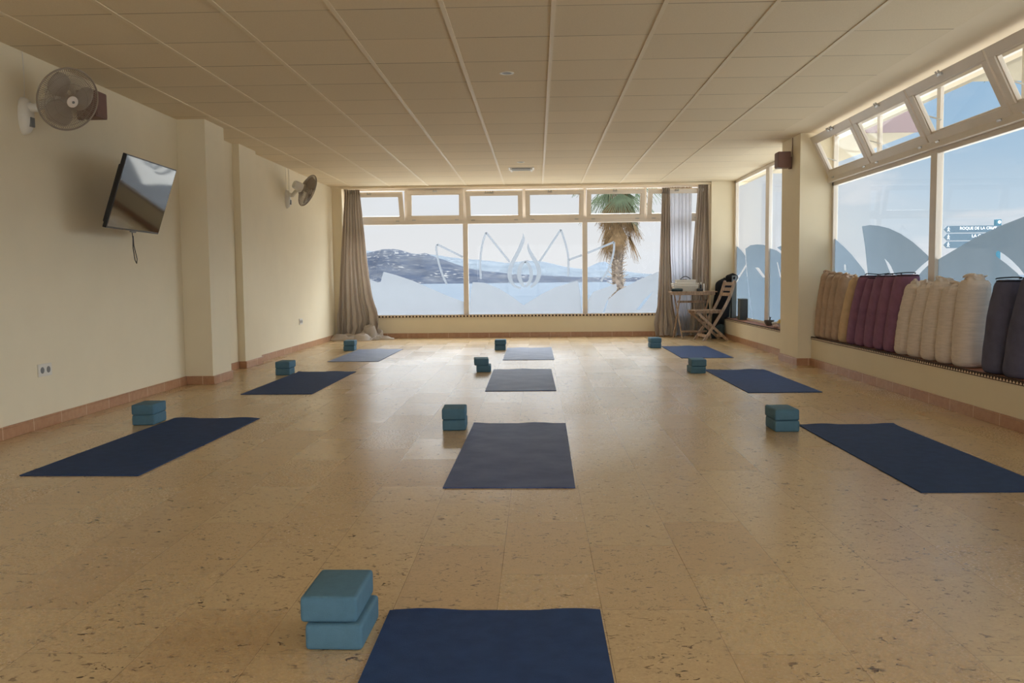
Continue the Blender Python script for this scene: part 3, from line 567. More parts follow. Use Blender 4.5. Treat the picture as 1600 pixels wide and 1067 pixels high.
# overhanging upper floors of the building
bo = thing('building_overhang', 'cream soffit and mauve fascia of overhanging upper floor outside clerestory windows', 'building', (3.37, 11.8, 2.5))
MB().box(0.0, 1.6, 0.0, 4.43, 0.3, 1.3).build('balcony_soffit', 'render', bo)
MB().box(0.0, 1.62, -0.04, 0.0, 0.30, 1.5).build('fascia', 'mauve_panel', bo)
bo2 = thing('building_overhang', 'cream eave soffit overhanging right windows nearest the camera', 'building', (3.37, -3.0, 2.5))
MB().box(0.0, 2.6, 0.0, 11.76, 0.3, 0.6).build('eave_soffit', 'render', bo2)
struct(MB().box(3.16, 3.36, YB, 14.45, 2.42, 4.0).build('wall_upper_outside', 'render'))

# ------------------------------------------------------------------ yoga mats
mat_pos = [  # far-left corner, far-right corner (on the floor), label, worn
    (-0.428, 2.434, 0.174, 2.435, 'navy yoga mat nearest the camera cut off by the frame', 0),
    (-0.420, 5.670, 0.181, 5.668, 'pale navy yoga mat second in the middle column', 1),
    (-0.458, 9.085, 0.142, 9.090, 'greyish navy yoga mat third in the middle column', 1),
    (-0.408, 11.90, 0.192, 11.905, 'greyish navy yoga mat farthest in the middle column', 1),
    (-2.517, 5.955, -1.917, 5.950, 'dark navy yoga mat nearest by the left wall', 0),
    (-2.477, 8.980, -1.877, 8.985, 'dark navy yoga mat second from the camera by left wall', 0),
    (-2.430, 11.86, -1.830, 11.855, 'navy yoga mat farthest on the left near the linen curtain', 1),
    (1.648, 5.560, 2.248, 5.555, 'blue yoga mat nearest on the right below the bolsters', 0),
    (1.690, 8.882, 2.290, 8.880, 'blue yoga mat second on the right beside the pillar', 0),
    (1.693, 11.98, 2.293, 11.975, 'blue yoga mat farthest on the right in front of folding chair', 0)]
skew = [0.0, 0.008, 0.0, 0.010, 0.025, 0.022, 0.0, -0.025, -0.022, 0.0]
for i, (xa, ya_, xb, yb_, lab, is_pale) in enumerate(mat_pos):
    L = 1.76; ang = math.atan2(yb_ - ya_, xb - xa) - skew[i] / 1.7; rr = random.Random(i)
    def fn(u, v, top=True, i=i):
        x = 0.6 * u; y = -L * v
        z = 0.0055 + (0.006 * max(0, math.sin(u * 9 + i * 1.7) * math.exp(-v * 40))) if top else 0.0006 + (0.005 * max(0, math.sin(u * 9 + i * 1.7) * math.exp(-v * 40)))
        return (x, y, z)
    b = MB(); nu, nv = 25, 60
    V = [fn(a / (nu - 1), c / (nv - 1)) for c in range(nv) for a in range(nu)]; Wv = [fn(a / (nu - 1), c / (nv - 1), False) for c in range(nv) for a in range(nu)]
    n0 = len(V); fs = []
    for c in range(nv - 1):
        for a in range(nu - 1):
            q = (c * nu + a, c * nu + a + 1, (c + 1) * nu + a + 1, (c + 1) * nu + a); fs += [q, tuple(n0 + k for k in q[::-1])]
    for c in range(nv - 1):
        for a in (0, nu - 1): fs.append((c * nu + a, (c + 1) * nu + a, n0 + (c + 1) * nu + a, n0 + c * nu + a))
    for a in range(nu - 1):
        for c in (0, nv - 1): fs.append((c * nu + a, c * nu + a + 1, n0 + c * nu + a + 1, n0 + c * nu + a))
    b.add(V + Wv, fs)
    o = b.build('yoga_mat', 'navy_pale' if is_pale else 'navy', None, True, 30, (xa, ya_, 0), (0, 0, ang)); tag(o, lab, 'yoga mat', 'yoga mats laid out on the floor')

# ------------------------------------------------------------------ foam blocks, in pairs
def block_mesh(): return MB().box(0, 0.148, 0, 0.222, 0, 0.068, 0.012)
blk = block_mesh().build('yoga_block', 'blue_block', None, True, 50)
stacks = [  # front-left corner lower, rz deg, upper dx, dy, drz, place
    (-0.602, 2.172, -1, -0.014, 0.010, 0.5, 'beside the mat nearest the camera'),
    (-0.598, 5.420, 2, -0.003, 0.000, 0, 'beside second mat of the middle column'),
    (-0.622, 8.850, 2, -0.020, 0.0, 3, 'beside third mat of the middle column'),
    (-0.566, 11.565, 2, 0.0, 0.01, -2, 'beside farthest mat of the middle column'),
    (-2.690, 5.685, 3, -0.004, 0.004, -1, 'nearest along the left wall'),
    (-2.632, 8.685, 3, 0.000, 0.0, -4, 'second along the left wall'),
    (-2.597, 11.635, 4, 0.003, 0.0, -1, 'farthest left by the linen curtain'),
    (1.440, 5.315, 1, 0.000, 0.004, 1, 'nearest on the right side'),
    (1.502, 8.597, 1, 0.006, 0.006, -2, 'second on the right side'),
    (1.506, 11.712, 1, 0.004, 0.004, 1, 'farthest right before the folding table')]
for i, (x, y, rz, dx, dy, drz, pl) in enumerate(stacks):
    for k in range(2):
        o = blk if (i == 0 and k == 0) else blk.copy()
        if not (i == 0 and k == 0): COL.objects.link(o)
        o.location = (x + dx * k, y + dy * k, 0.0685 * k); o.rotation_euler = (0, 0, math.radians(rz + drz * k))
        tag(o, ('upper' if k else 'lower') + ' blue foam yoga block of the pair ' + pl, 'yoga block', 'blue foam blocks stacked in pairs')

# ------------------------------------------------------------------ bolsters on the right ledge
BOL = [(9.19, 9.06), (9.02, 8.885), (8.85, 8.71), (8.675, 8.53), (8.48, 8.24), (8.25, 7.985), (8.03, 7.79), (7.81, 7.595), (7.59, 7.395), (7.37, 7.18), (7.13, 6.975), (6.885, 6.75), (6.64, 6.53), (6.395, 6.315), (6.14, 6.085), (5.72, 5.62), (5.465, 5.30)]
KIND = ['tan'] * 4 + ['tan_pale'] + ['plum'] * 5 + ['stone'] * 5 + ['indigo'] * 2
HT = [0.655, 0.635, 0.63, 0.625, 0.60, 0.635, 0.62, 0.635, 0.635, 0.64, 0.565, 0.56, 0.585, 0.55, 0.595, 0.60, 0.62]
RY = [0.082] * 4 + [0.09] + [0.106] * 5 + [0.118] * 5 + [0.122] * 2
LAB = ['dark tan bolster at the pillar end, knotted cloth on top', 'second tan bolster from the pillar, slightly crumpled top', 'third tan bolster from the pillar', 'tan bolster standing straight, fourth from the pillar', 'paler golden tan bolster leaning beside the first plum one',
       'plum bolster next to the tan ones, leaning towards the camera', 'second plum bolster from the tan ones', 'middle plum bolster with wide open top', 'fourth plum bolster, leaning', 'plum bolster beside the beige ones with dark cord around top',
       'beige linen bolster next to the plum ones', 'second beige linen bolster from the plum ones', 'third beige linen bolster, half hidden by twisted one', 'beige linen bolster with pinched pointed top', 'fat creased beige linen bolster with twisted knot beside the indigo ones',
       'dark indigo bolster next to the fat beige one', 'dark indigo bolster leaning at the right frame edge']
GRP = {'tan': 'tan bolsters on the window ledge', 'tan_pale': 'tan bolsters on the window ledge', 'plum': 'plum bolsters on the window ledge', 'stone': 'beige bolsters on the window ledge', 'indigo': 'indigo bolsters on the window ledge'}
for i, (yb_, yt_) in enumerate(BOL):
    kd = KIND[i]; hgt = HT[i]; ry = RY[i]; rx = 0.103; rr = random.Random(20 + i)
    t = thing('bolster', LAB[i], 'bolster', (2.989, yb_, 0.3066), 0, GRP[kd])
    lean = (yt_ - yb_)
    # pinch for some tops
    pin = 0.80 if kd == 'stone' else (0.80 if kd in ('tan', 'tan_pale') else 0.86)
    if i == 14: pin = 0.86
    if i == 13: pin = 0.95
    n, m = 40, 46
    def sec(z):
        q = z / hgt
        if q < 0.10: s = 0.72 + 0.28 * math.sqrt(max(0, 1 - ((0.10 - q) / 0.10) ** 2))
        elif q > 0.93: s = (1 - 0.18 * ((q - 0.93) / 0.07) ** 2)
        else: s = 1.0
        if q > 0.45: s *= 1 - (1 - pin) * ((q - 0.45) / 0.55) ** 1.6
        return s * (1 + 0.035 * math.sin(PI * min(1, q * 1.15)))
    def pos(u, z, so=1.0):
        a = 2 * PI * u; s = sec(z) * so; c, d = math.cos(a), math.sin(a)
        ex = 0.82
        px = math.copysign(abs(c) ** ex, c) * rx * s; py = math.copysign(abs(d) ** ex, d) * ry * s
        cr = 0.004 * noise.noise(Vector((c * 1.4, d * 1.4, z * (34 if kd == 'stone' else 9) + i * 7))) * (1.2 if kd == 'stone' else 0.9)
        top = max(0, (z / hgt - 0.80) / 0.20); cr += top * 0.010 * noise.noise(Vector((c * 3.2, d * 3.2, i * 3 + z * 14)))
        px *= 1 + cr / rx; py *= 1 + cr / ry
        x = px - 0.0; x = min(x, 0.101)
        return Vector((x, py + lean * (z / hgt) ** 1.15, z))
    rows = [0.0] + [hgt * q for q in (0.006, 0.02, 0.045, 0.07, 0.10)] + [hgt * (0.10 + 0.86 * k / 34) for k in range(1, 35)] + [hgt * 0.985, hgt]
    b = MB(); V = []
    V.append(pos(0, 0, 0) + Vector((0, 0, 0)))
    for z in rows: V += [pos(k / n, z) for k in range(n)]
    fs = [(0, 1 + (k + 1) % n, 1 + k) for k in range(n)]
    for r_ in range(len(rows) - 1):
        for k in range(n): fs.append((1 + r_ * n + k, 1 + r_ * n + (k + 1) % n, 1 + (r_ + 1) * n + (k + 1) % n, 1 + (r_ + 1) * n + k))
    base = 1 + (len(rows) - 1) * n; nr = 7
    prev = base
    for q in range(1, nr + 1):                                        # top face: slightly sunken, wrinkled
        so = 1 - q / nr; st = len(V)
        for k in range(n):
            p = pos(k / n, hgt, max(so, 0.001)); w_ = 0.012 * noise.noise(Vector((p.x * 30, p.y * 30, i))) * (2.2 if kd in ('tan', 'tan_pale', 'stone') else 0.6) * min(1, q / 2)
            V.append(p + Vector((0, 0, w_ - 0.006 * (1 - so))))
        for k in range(n): fs.append((prev + k, prev + (k + 1) % n, st + (k + 1) % n, st + k))
        prev = st
    b.add(V, fs); cov = b.build('cover', kd, t, True, 70)
    if kd in ('plum', 'indigo'):                                      # corded rim and drawstring loop
        c_ = MB(); c_.tube([pos(k / 36, hgt * 0.985) + Vector((0, 0, 0.001)) for k in range(36)], 0.0045, 6, closed=True); c_.build('piping', 'cord', t, True)
        c_ = MB(); top = pos(0, hgt, 0)
        c_.tube([top + Vector((0.07 - 0.14 * q / 10, 0.07 * math.sin(q * 0.6 + i), 0.006 + 0.010 * math.sin(PI * q / 10))) for q in range(11)], 0.004, 6); c_.build('strap', 'cord', t, True)
    else:                                                            # gathered twist of loose cloth
        c_ = MB(); top = pos(0, hgt, 0); amp = 1.0 if kd != 'stone' else 1.15
        if i == 14: amp = 1.5
        def kn(u, v, top=top, amp=amp, i=i):
            a = 2 * PI * u; rad = (0.086 * (1 - 0.55 * v) + 0.016 * noise.noise(Vector((math.cos(a) * 2.2, math.sin(a) * 2.2, v * 3 + i * 5))) + 0.010 * math.sin(a * 7 + v * 4 + i)) * (0.9 if v < 0.95 else 0.3)
            return top + Vector((rad * math.cos(a) * 0.9, rad * math.sin(a), -0.012 + amp * (0.030 * math.sin(v * PI * 0.55) + 0.014 * noise.noise(Vector((math.cos(a) * 1.8, math.sin(a) * 1.8, i * 2.3 + v))))))
        c_.grid(kn, 48, 9, True); c_.build('gathered_end', kd, t, True, 80)
        c_ = MB(); c_.tube([top + Vector((-0.06 + 0.012 * q, 0.05 * math.sin(q * 0.9 + i), 0.014 * amp + 0.016 * math.sin(q * 0.7))) for q in range(11)], [0.004, 0.010, 0.013, 0.014, 0.012, 0.013, 0.012, 0.012, 0.010, 0.008, 0.004], 8); c_.build('tie', kd, t, True)

# ------------------------------------------------------------------ curtains
def curtain(name, label, m, top, mid, bot, n_fold, yc, amp, ztop, header='header', puddle=0.0, seed=0, pinch=None, zb=0.004):
    """top/mid/bot = (x_left, x_right) at ztop, z 1.3 and the floor"""
    t = thing(name, label, 'curtain', ((top[0] + top[1]) / 2, yc, 0), 0, 'curtains at the far window')
    ox = (top[0] + top[1]) / 2; rr = random.Random(seed); ph = [rr.uniform(0, 6) for _ in range(6)]
    nu, nv = 30 * n_fold // 2 + 30, 90
    Ltot = ztop + puddle
    def edge(z, s):
        if z > 1.3: q = (z - 1.3) / (ztop - 1.3); return mid[s] + (top[s] - mid[s]) * q
        q = z / 1.3; a = bot[s] + (mid[s] - bot[s]) * q
        if pinch: a += pinch[s] * math.exp(-((z - pinch[2]) / pinch[3]) ** 2)
        return a
    def fn(u, v):
        s = Ltot * v; z = ztop - s
        over = 0
        if z < 0.05: over = 0.05 - z; z = 0.05 * math.exp(-over / 0.05)
        xl, xr = edge(max(z, 0), 0), edge(max(z, 0), 1)
        uu = u + 0.025 * math.sin(2 * PI * u * 2 + ph[0] + z * 0.8) + 0.012 * math.sin(2 * PI * 5 * u + ph[1] - z * 1.3)
        x = xl + (xr - xl) * uu
        low = max(0, (0.75 - z) / 0.75) ** 1.5
        a = amp * (0.55 + 0.45 * min(1, (ztop - z) / 0.4))
        y = a * math.sin(2 * PI * n_fold * u + ph[2] + 0.5 * math.sin(z * 1.7 + ph[3])) + 0.35 * a * math.sin(2 * PI * n_fold * 2.3 * u + ph[4] + z)
        nz = noise.noise(Vector((u * n_fold * 0.7, z * 3.0, seed))); nz2 = noise.noise(Vector((u * n_fold * 1.6, z * 7.0, seed + 9)))
        y += low * (0.10 * nz + 0.05 * nz2); x += low * (0.05 * nz2)
        if over:
            k = over / max(puddle, 0.01)
            y -= over * 0.75 * (0.7 + 0.5 * noise.noise(Vector((u * 4, 1.3, seed)))) ; x += 0.18 * over * noise.noise(Vector((u * 3, over * 6, seed + 4)))
            z = 0.012 + 0.055 * abs(noise.noise(Vector((u * 9, over * 14, seed + 2)))) * (1 - 0.5 * k) + 0.03 * math.exp(-over / 0.08)
        y = min(y, 0.10)
        return Vector((x - ox, y, max(z, zb)))
    o = MB().grid(fn, nu, nv).build('cloth', m, t, True, 180)
    md = o.modifiers.new('thick', 'SOLIDIFY'); md.thickness = 0.003; md.offset = 0
    if header:
        def fh(u, v): 
            p = fn(u, v * 0.085 / Ltot); return Vector((p.x, p.y - 0.006, p.z + 0.004 * math.sin(u * 60)))
        hd = MB().grid(fh, nu, 5).build('header_tape', header, t, True, 180)
        md = hd.modifiers.new('thick', 'SOLIDIFY'); md.thickness = 0.004; md.offset = 0
    return t
c1 = curtain('linen_curtain', 'taupe linen curtain puddling on the floor in the left corner', 'linen', (-3.03, -2.80), (-3.12, -2.71), (-3.20, -2.55), 7, 13.96, 0.034, 2.372, 'linen', 0.34, 1, (-0.02, 0.06, 0.35, 0.22))
for j, (hx, hy, hw, hd, hh_, sd) in enumerate(((-0.13, -0.22, 0.24, 0.16, 0.085, 3), (0.17, -0.24, 0.22, 0.14, 0.10, 6), (0.40, -0.17, 0.20, 0.09, 0.055, 9), (0.26, -0.06, 0.17, 0.10, 0.22, 12))):
    def hem(u, v, hx=hx, hy=hy, hw=hw, hd=hd, hh_=hh_, sd=sd):
        a = 2 * PI * u; r = math.sin(v * PI / 2) ** 0.8; c, s_ = math.cos(a), math.sin(a)
        rid = 1 + 0.22 * math.sin(a * 3 + sd) + 0.25 * noise.noise(Vector((c * 1.5, s_ * 1.5, sd)))
        z = hh_ * math.cos(v * PI / 2) ** 0.6 * (0.75 + 0.35 * math.sin(a * 2 + 7 * r + sd)) + 0.012 * math.sin(14 * r + a * 2)
        return Vector((hx + hw * r * c * rid, hy + hd * r * s_ * rid, max(z, 0.005)))
    MB().grid(hem, 60, 26, True).build('puddled_hem', 'linen', c1, True, 180)
c2 = curtain('linen_curtain', 'narrow taupe linen curtain hanging left of the white sheer', 'linen', (1.975, 2.10), (1.945, 2.11), (1.885, 2.18), 4, 13.97, 0.040, 2.345, 'linen', 0.0, 5, (-0.035, 0.05, 0.22, 0.16))
c3 = curtain('sheer_curtain', 'white sheer curtain panel with beige header behind the folding table', 'sheer', (2.115, 2.455), (2.12, 2.455), (2.19, 2.46), 6, 14.05, 0.010, 2.355, 'header', 0.0, 8, (0.0, 0.03, 0.2, 0.2))
c4 = curtain('linen_curtain', 'taupe linen curtain drawn against the far right column', 'linen', (2.545, 2.700), (2.46, 2.712), (2.42, 2.712), 5, 13.98, 0.035, 2.385, 'linen', 0.0, 12)

# ------------------------------------------------------------------ ceiling fittings
def downlight(x, y, label):
    t = thing('downlight', label, 'ceiling light', (x, y, HC), 0, 'recessed ceiling downlights')
    MB().lathe([(0.052, 0.0), (0.052, -0.003), (0.045, -0.0055), (0.037, -0.004), (0.036, 0.0)], 32, None, False, False).build('trim_ring', 'white_plastic', t, True)
    MB().lathe([(0.037, -0.001), (0.030, -0.0015), (0.0005, -0.0022)], 28, None, False, True).build('lens', 'grey_plastic', t, True)
downlight(-0.203, 6.396, 'small round recessed downlight with white rim nearest the camera'); downlight(-0.192, 11.22, 'small round recessed downlight just in front of the air grille')
t = thing('air_grille', 'rectangular white air grille in the ceiling near the far window', 'air vent', (-0.195, 11.90, HC))
MB().box(-0.17, 0.17, -0.15, 0.15, -0.006, 0, 0.002).build('frame', 'white_plastic', t)
for k in range(7): MB().box(-0.135, 0.135, -0.115 + k * 0.035, -0.090 + k * 0.035, -0.028 + 0.004 * abs(k - 3), -0.006, 0.001).build('slat', 'white_plastic' if k % 2 else 'grey_plastic', t)
for s_ in (-1, 1): MB().box(s_ * 0.135 - 0.012, s_ * 0.135 + 0.012, -0.12, 0.12, -0.03, -0.006, 0.002).build('end_cap', 'white_plastic', t)

# ------------------------------------------------------------------ television
M['screen'] = M['screen']
tv = thing('television', 'black flat television on a tilting wall arm by left pillar', 'television', (-3.25, 6.536, 1.60))
n = Vector((math.cos(-0.039) * math.cos(0.317), -math.sin(-0.039) * math.cos(0.317), -math.sin(0.317)))
r_ = Vector((math.sin(-0.039), math.cos(-0.039), 0)); u_ = r_.cross(-n).normalized()
if u_.z < 0: u_ = -u_
c0 = Vector((-2.932, 6.536, 1.582)) - Vector(tv.location)
T = Matrix(((r_.x, u_.x, n.x, c0.x), (r_.y, u_.y, n.y, c0.y), (r_.z, u_.z, n.z, c0.z), (0, 0, 0, 1)))
w_, h_ = 0.93, 0.535
MB().box(-w_ / 2, w_ / 2, -h_ / 2, h_ / 2, -0.028, 0.0, 0.004, T).build('casing', 'black_plastic', tv)
MB().box(-w_ / 2 + 0.06, w_ / 2 - 0.06, -h_ / 2 + 0.03, h_ / 2 - 0.08, -0.065, -0.027, 0.012, T).build('rear_housing', 'black_plastic', tv)
MB().box(-w_ / 2 + 0.009, w_ / 2 - 0.009, -h_ / 2 + 0.014, h_ / 2 - 0.009, 0.0, 0.0012, 0, T).build('screen', 'screen', tv)
MB().box(-0.03, 0.05, -h_ / 2 - 0.012, -h_ / 2 + 0.001, -0.02, -0.002, 0.002, T).build('sensor', 'grey_plastic', tv)
k = MB(); k.box(0, 0.012, 0.28, 0.40, -0.13, 0.07, 0.002)
for yy in (-0.06, 0.06): k.tube([Vector((0.016, yy * 0.6 + 0.34, -0.03)), Vector((0.15, 0.20 - yy * 0.3, 0)), T @ Vector((yy * 0.6, 0, -0.062))], 0.014, 8)
k.box(-0.12, 0.12, -0.11, 0.11, -0.072, -0.064, 0.002, T)
k.build('wall_arm', 'black_plastic', tv)
b0 = T @ Vector((0.0, -h_ / 2 - 0.008, -0.012))
MB().tube([b0, b0 + Vector((0, 0.01, -0.05)), b0 + Vector((0.005, -0.005, -0.12)), b0 + Vector((0, 0.03, -0.21)), b0 + Vector((0, 0.055, -0.235)), b0 + Vector((0, 0.065, -0.20)), b0 + Vector((0, 0.02, -0.10)), b0 + Vector((0, 0.015, -0.03))], 0.0035, 6).build('cable', 'black_plastic', tv, True)

# ------------------------------------------------------------------ wall fans
def fan(label, y, zc, head, nrm, cabley, D=0.40):
    t = thing('wall_fan', label, 'fan', (XL, y, zc), 0, 'white oscillating wall fans')
    # base: teardrop dome on the wall
    def bs(u, v):
        a = 2 * PI * u; rr_ = math.cos(v * PI / 2) ** 0.55; ry_ = 0.058 * rr_; rz_ = (0.115 if math.sin(a) > 0 else 0.125) * rr_
        return Vector((0.060 * math.sin(v * PI / 2) + 0.001, ry_ * math.cos(a), rz_ * math.sin(a)))
    MB().grid(bs, 28, 10, True).build('wall_base', 'white_plastic', t, True)
    MB().box(0.050, 0.066, -0.022, 0.022, -0.075, -0.015, 0.004).build('control_panel', 'grey_plastic', t)
    H = Vector(head) - Vector((XL, y, zc)); N = Vector(nrm).normalized()
    q = N.to_track_quat('Z', 'Y').to_matrix().to_4x4(); X = Matrix.Translation(H) @ q          # local +Z = blowing direction
    back = H - N * 0.12
    MB().tube([Vector((0.03, 0, 0.05)), Vector((0.09, 0, 0.045)), back * 0.8 + Vector((0.02, 0, 0.005)), back - Vector((0, 0, 0.045))], [0.034, 0.028, 0.026, 0.03], 14).build('arm', 'white_plastic', t, True)
    MB().lathe([(0.02, -0.205), (0.045, -0.20), (0.055, -0.18), (0.058, -0.10), (0.052, -0.085), (0.03, -0.08)], 26, X).build('motor_housing', 'white_plastic', t, True)
    MB().tube([back - Vector((0, 0, 0.05)), back + Vector((0, 0, 0.0))], 0.024, 12).build('pivot', 'white_plastic', t, True)
    R0 = D / 2; g = MB(); NS = 96
    fprof = lambda q_: 0.052 * (1 - q_ ** 2.2); bprof = lambda q_: -0.06 * (1 - q_ ** 3)
    for k in range(NS):
        a = 2 * PI * k / NS; ca, sa = math.cos(a), math.sin(a)
        for pf, r0 in ((fprof, 0.035), (bprof, 0.058)):
            g.tube([X @ Vector((ca * (r0 + (R0 - r0) * s_ / 6), sa * (r0 + (R0 - r0) * s_ / 6), pf((r0 + (R0 - r0) * s_ / 6) / R0))) for s_ in range(7)], 0.0013, 4, False)
    for q_ in (0.55, 0.8):
        g.tube([X @ Vector((R0 * q_ * math.cos(2 * PI * k / 48), R0 * q_ * math.sin(2 * PI * k / 48), fprof(q_))) for k in range(48)], 0.0013, 5, closed=True)
    gg = g.build('guard', 'wire', t, True)
    MB().tube([X @ Vector((R0 * math.cos(2 * PI * k / 64), R0 * math.sin(2 * PI * k / 64), 0)) for k in range(64)], 0.0055, 8, closed=True).build('guard_rim', 'wire', gg, True)
    MB().lathe([(0.036, 0.046), (0.036, 0.054), (0.028, 0.060), (0.009, 0.062)], 26, X).build('badge', 'hub', t, True)
    MB().lathe([(0.009, 0.0625), (0.008, 0.066)], 16, X).build('badge_centre', 'grey_plastic', t, True)
    for j in range(3):
        def bl(u, v, j=j):
            rad = 0.03 + (R0 - 0.055) * v; wdt = 0.86 * (math.sin(PI * min(1, 0.22 + v * 0.72)) ** 0.6); a = j * 2 * PI / 3 + (u - 0.5) * wdt * 1.9 + 0.25 * v
            return X @ Vector((rad * math.cos(a), rad * math.sin(a), -0.012 + 0.045 * (u - 0.5)))
        o = MB().grid(bl, 12, 12).build('blade', 'blade', t, True, 180); md = o.modifiers.new('thick', 'SOLIDIFY'); md.thickness = 0.002; md.offset = 0
    MB().lathe([(0.03, -0.03), (0.03, 0.01), (0.02, 0.02)], 20, X).build('hub', 'blade', t, True)
    for j, cy in enumerate(cabley):
        MB().tube([Vector((0.004, cy, 0.10)), Vector((0.004, cy + 0.01 * (1 if j == 0 else 0), (HC - zc) * 0.6)), Vector((0.004, cy, HC - zc - 0.002))], 0.0022, 5).build('cable', 'white_plastic', t, True)
fan('white wall fan near camera turned towards the room, above the television', 5.56, 2.01, (-2.975, 5.60, 2.112), (0.80, -0.48, -0.40), (0.02,), 0.395)
fan('white wall fan farther along the left wall seen from its side', 11.42, 2.01, (-2.93, 11.28, 2.10), (0.74, 0.66, -0.36), (0.0, 0.14), 0.42)

# ------------------------------------------------------------------ speakers
def speaker(loc, rz, label, w=0.15, d=0.13, hh=0.165):
    t = thing('wall_speaker', label, 'speaker', loc, rz, 'small mauve box speakers')
    MB().box(-w / 2, w / 2, -d, 0, -hh / 2, hh / 2, 0.004).build('cabinet', 'mauve', t)
    MB().box(-w / 2 + 0.008, w / 2 - 0.008, -d - 0.005, -d + 0.001, -hh / 2 + 0.008, hh / 2 - 0.008, 0.003).build('grille', 'mauve', t)
    MB().box(-0.02, 0.02, -0.002, 0.028, -hh / 2 - 0.012, hh / 2 - 0.05, 0.003).build('bracket', 'mauve', t)
    return t
sp1 = speaker((2.717, 9.62, 2.185), -PI / 2, 'mauve box speaker on the right pillar just under the ceiling')
MB().tube([(0.05, 0.022, 0.05), (0.05, 0.023, HC - 2.185)], 0.004, 6).build('cable', 'mauve', sp1)
speaker((-3.222, 6.25, 2.205), PI / 2 , 'mauve box speaker on left wall half hidden behind the near fan', 0.16, 0.14, 0.18)

# ------------------------------------------------------------------ sockets
def socket(y, z, label, wd=0.155):
    t = thing('wall_socket', label, 'socket', (XL, y, z), 0, 'white double sockets on the left wall')
    MB().box(0, 0.010, -wd / 2, wd / 2, -0.041, 0.041, 0.003).build('plate', 'white_plastic', t)
    for s_ in (-0.036, 0.036):
        MB().lathe([(0.0215, 0.0), (0.0215, 0.0012), (0.020, 0.0016)], 24, Matrix.Translation((0.010, s_, 0)) @ Matrix.Rotation(PI / 2, 4, 'Y')).build('outlet', 'grey_plastic', t, True)
socket(5.66, 0.378, 'white double wall socket low on the left wall nearest the camera'); socket(11.95, 0.385, 'white wall socket low on the left wall near the far corner')

# ------------------------------------------------------------------ folding table
tb = thing('folding_table', 'small weathered wooden folding table in front of curtains', 'table', (2.385, 13.57, 0))
for k in range(5): MB().box(-0.345, 0.345, -0.20 + k * 0.082, -0.20 + k * 0.082 + 0.072, 0.708, 0.724, 0.004).build('top_slat', 'wood', tb)
for s_ in (-1, 1): MB().box(s_ * 0.285 - 0.012 - (0.02 if s_ < 0 else 0), s_ * 0.285 + 0.012 + (0.02 if s_ > 0 else 0), -0.18, 0.19, 0.672, 0.708, 0.003).build('apron', 'wood', tb)
MB().box(-0.31, 0.31, -0.192, -0.176, 0.668, 0.708, 0.003).build('front_rail', 'wood', tb)
for s_, dxx in ((-1, 0.0), (1, 0.0)):
    xa = s_ * 0.215 + 0.0
    MB().bar((xa - 0.035, 0.19, 0.70), (xa + 0.035, -0.20, 0.0), 0.036, 0.018, (0, 1, 0), 0.003).build('leg', 'wood', tb)
    MB().bar((xa + 0.010 , -0.17, 0.70), (xa - 0.045, 0.18, 0.0), 0.036, 0.018, (0, 1, 0), 0.003).build('leg', 'wood', tb)
MB().box(-0.22, 0.22, 0.04, 0.06, 0.545, 0.58, 0.003).build('stretcher', 'wood', tb); MB().box(-0.20, 0.20, -0.165, -0.145, 0.10, 0.13, 0.003).build('stretcher', 'wood', tb)

# things on the table
ZT = 0.7245
bk = thing('storage_basket', 'white woven plastic basket on the folding table', 'basket', (2.27, 13.56, ZT))
def bsk(w0, w1, d0, d1, hgt):
    b = MB(); 
    for lv in range(2):
        pass
    return b
b = MB(); b.box(-0.155, 0.155, -0.10, 0.10, 0.0, 0.004)
for sgn in (-1, 1):                                                   # long sides: lattice of crossing strands
    for k in range(19):
        for dr_ in (-1, 1):
            x0_ = -0.19 + k * 0.021; x1_ = x0_ + dr_ * 0.05
            x0c, x1c = max(-0.155, min(0.155, x0_ * 0.84)), max(-0.185, min(0.185, x1_))
            b.bar((x0c, sgn * 0.10, 0.004), (x1c, sgn * 0.118, 0.085), 0.006, 0.003, (1, 0, 0))
    for k in range(16): x_ = -0.18 + k * 0.024; b.bar((x_, sgn * 0.118, 0.085), (x_, sgn * 0.121, 0.108), 0.008, 0.003, (1, 0, 0))
    for k in range(11):
        for dr_ in (-1, 1):
            y0_ = -0.10 + k * 0.02; y1_ = max(-0.12, min(0.12, y0_ + dr_ * 0.045)); b.bar((sgn * 0.155, max(-0.1, min(0.1, y0_)), 0.004), (sgn * 0.183, y1_, 0.085), 0.006, 0.003, (0, 1, 0))
b.build('woven_sides', 'basket', bk)
b = MB()
for z_, e in ((0.085, 0.0), (0.118, 0.006)):
    w2_, d2_ = 0.186 + e, 0.119 + e
    b.box(-w2_, w2_, -d2_ - 0.003, -d2_ + 0.003, z_ - 0.009, z_ + 0.009, 0.002); b.box(-w2_, w2_, d2_ - 0.003, d2_ + 0.003, z_ - 0.009, z_ + 0.009, 0.002)
    b.box(-w2_ - 0.003, -w2_ + 0.003, -d2_, d2_, z_ - 0.009, z_ + 0.009, 0.002); b.box(w2_ - 0.003, w2_ + 0.003, -d2_, d2_, z_ - 0.009, z_ + 0.009, 0.002)
b.build('rim', 'basket', bk)
cs = thing('storage_box', 'white lidded box with black carry handle inside the woven basket', 'box', (2.275, 13.56, ZT + 0.006))
MB().box(-0.145, 0.145, -0.085, 0.085, 0, 0.150, 0.006).build('body', 'basket', cs); MB().box(-0.15, 0.15, -0.09, 0.09, 0.150, 0.172, 0.005).build('lid', 'basket', cs)
MB().tube([(-0.08 + 0.016 * k, -0.02, 0.176 + 0.045 * math.sin(PI * k / 10)) for k in range(11)], 0.007, 8).build('handle', 'black_plastic', cs, True)
MB().box(-0.07, 0.02, -0.035, -0.005, 0.171, 0.180, 0.002).build('handle_mount', 'black_plastic', cs)
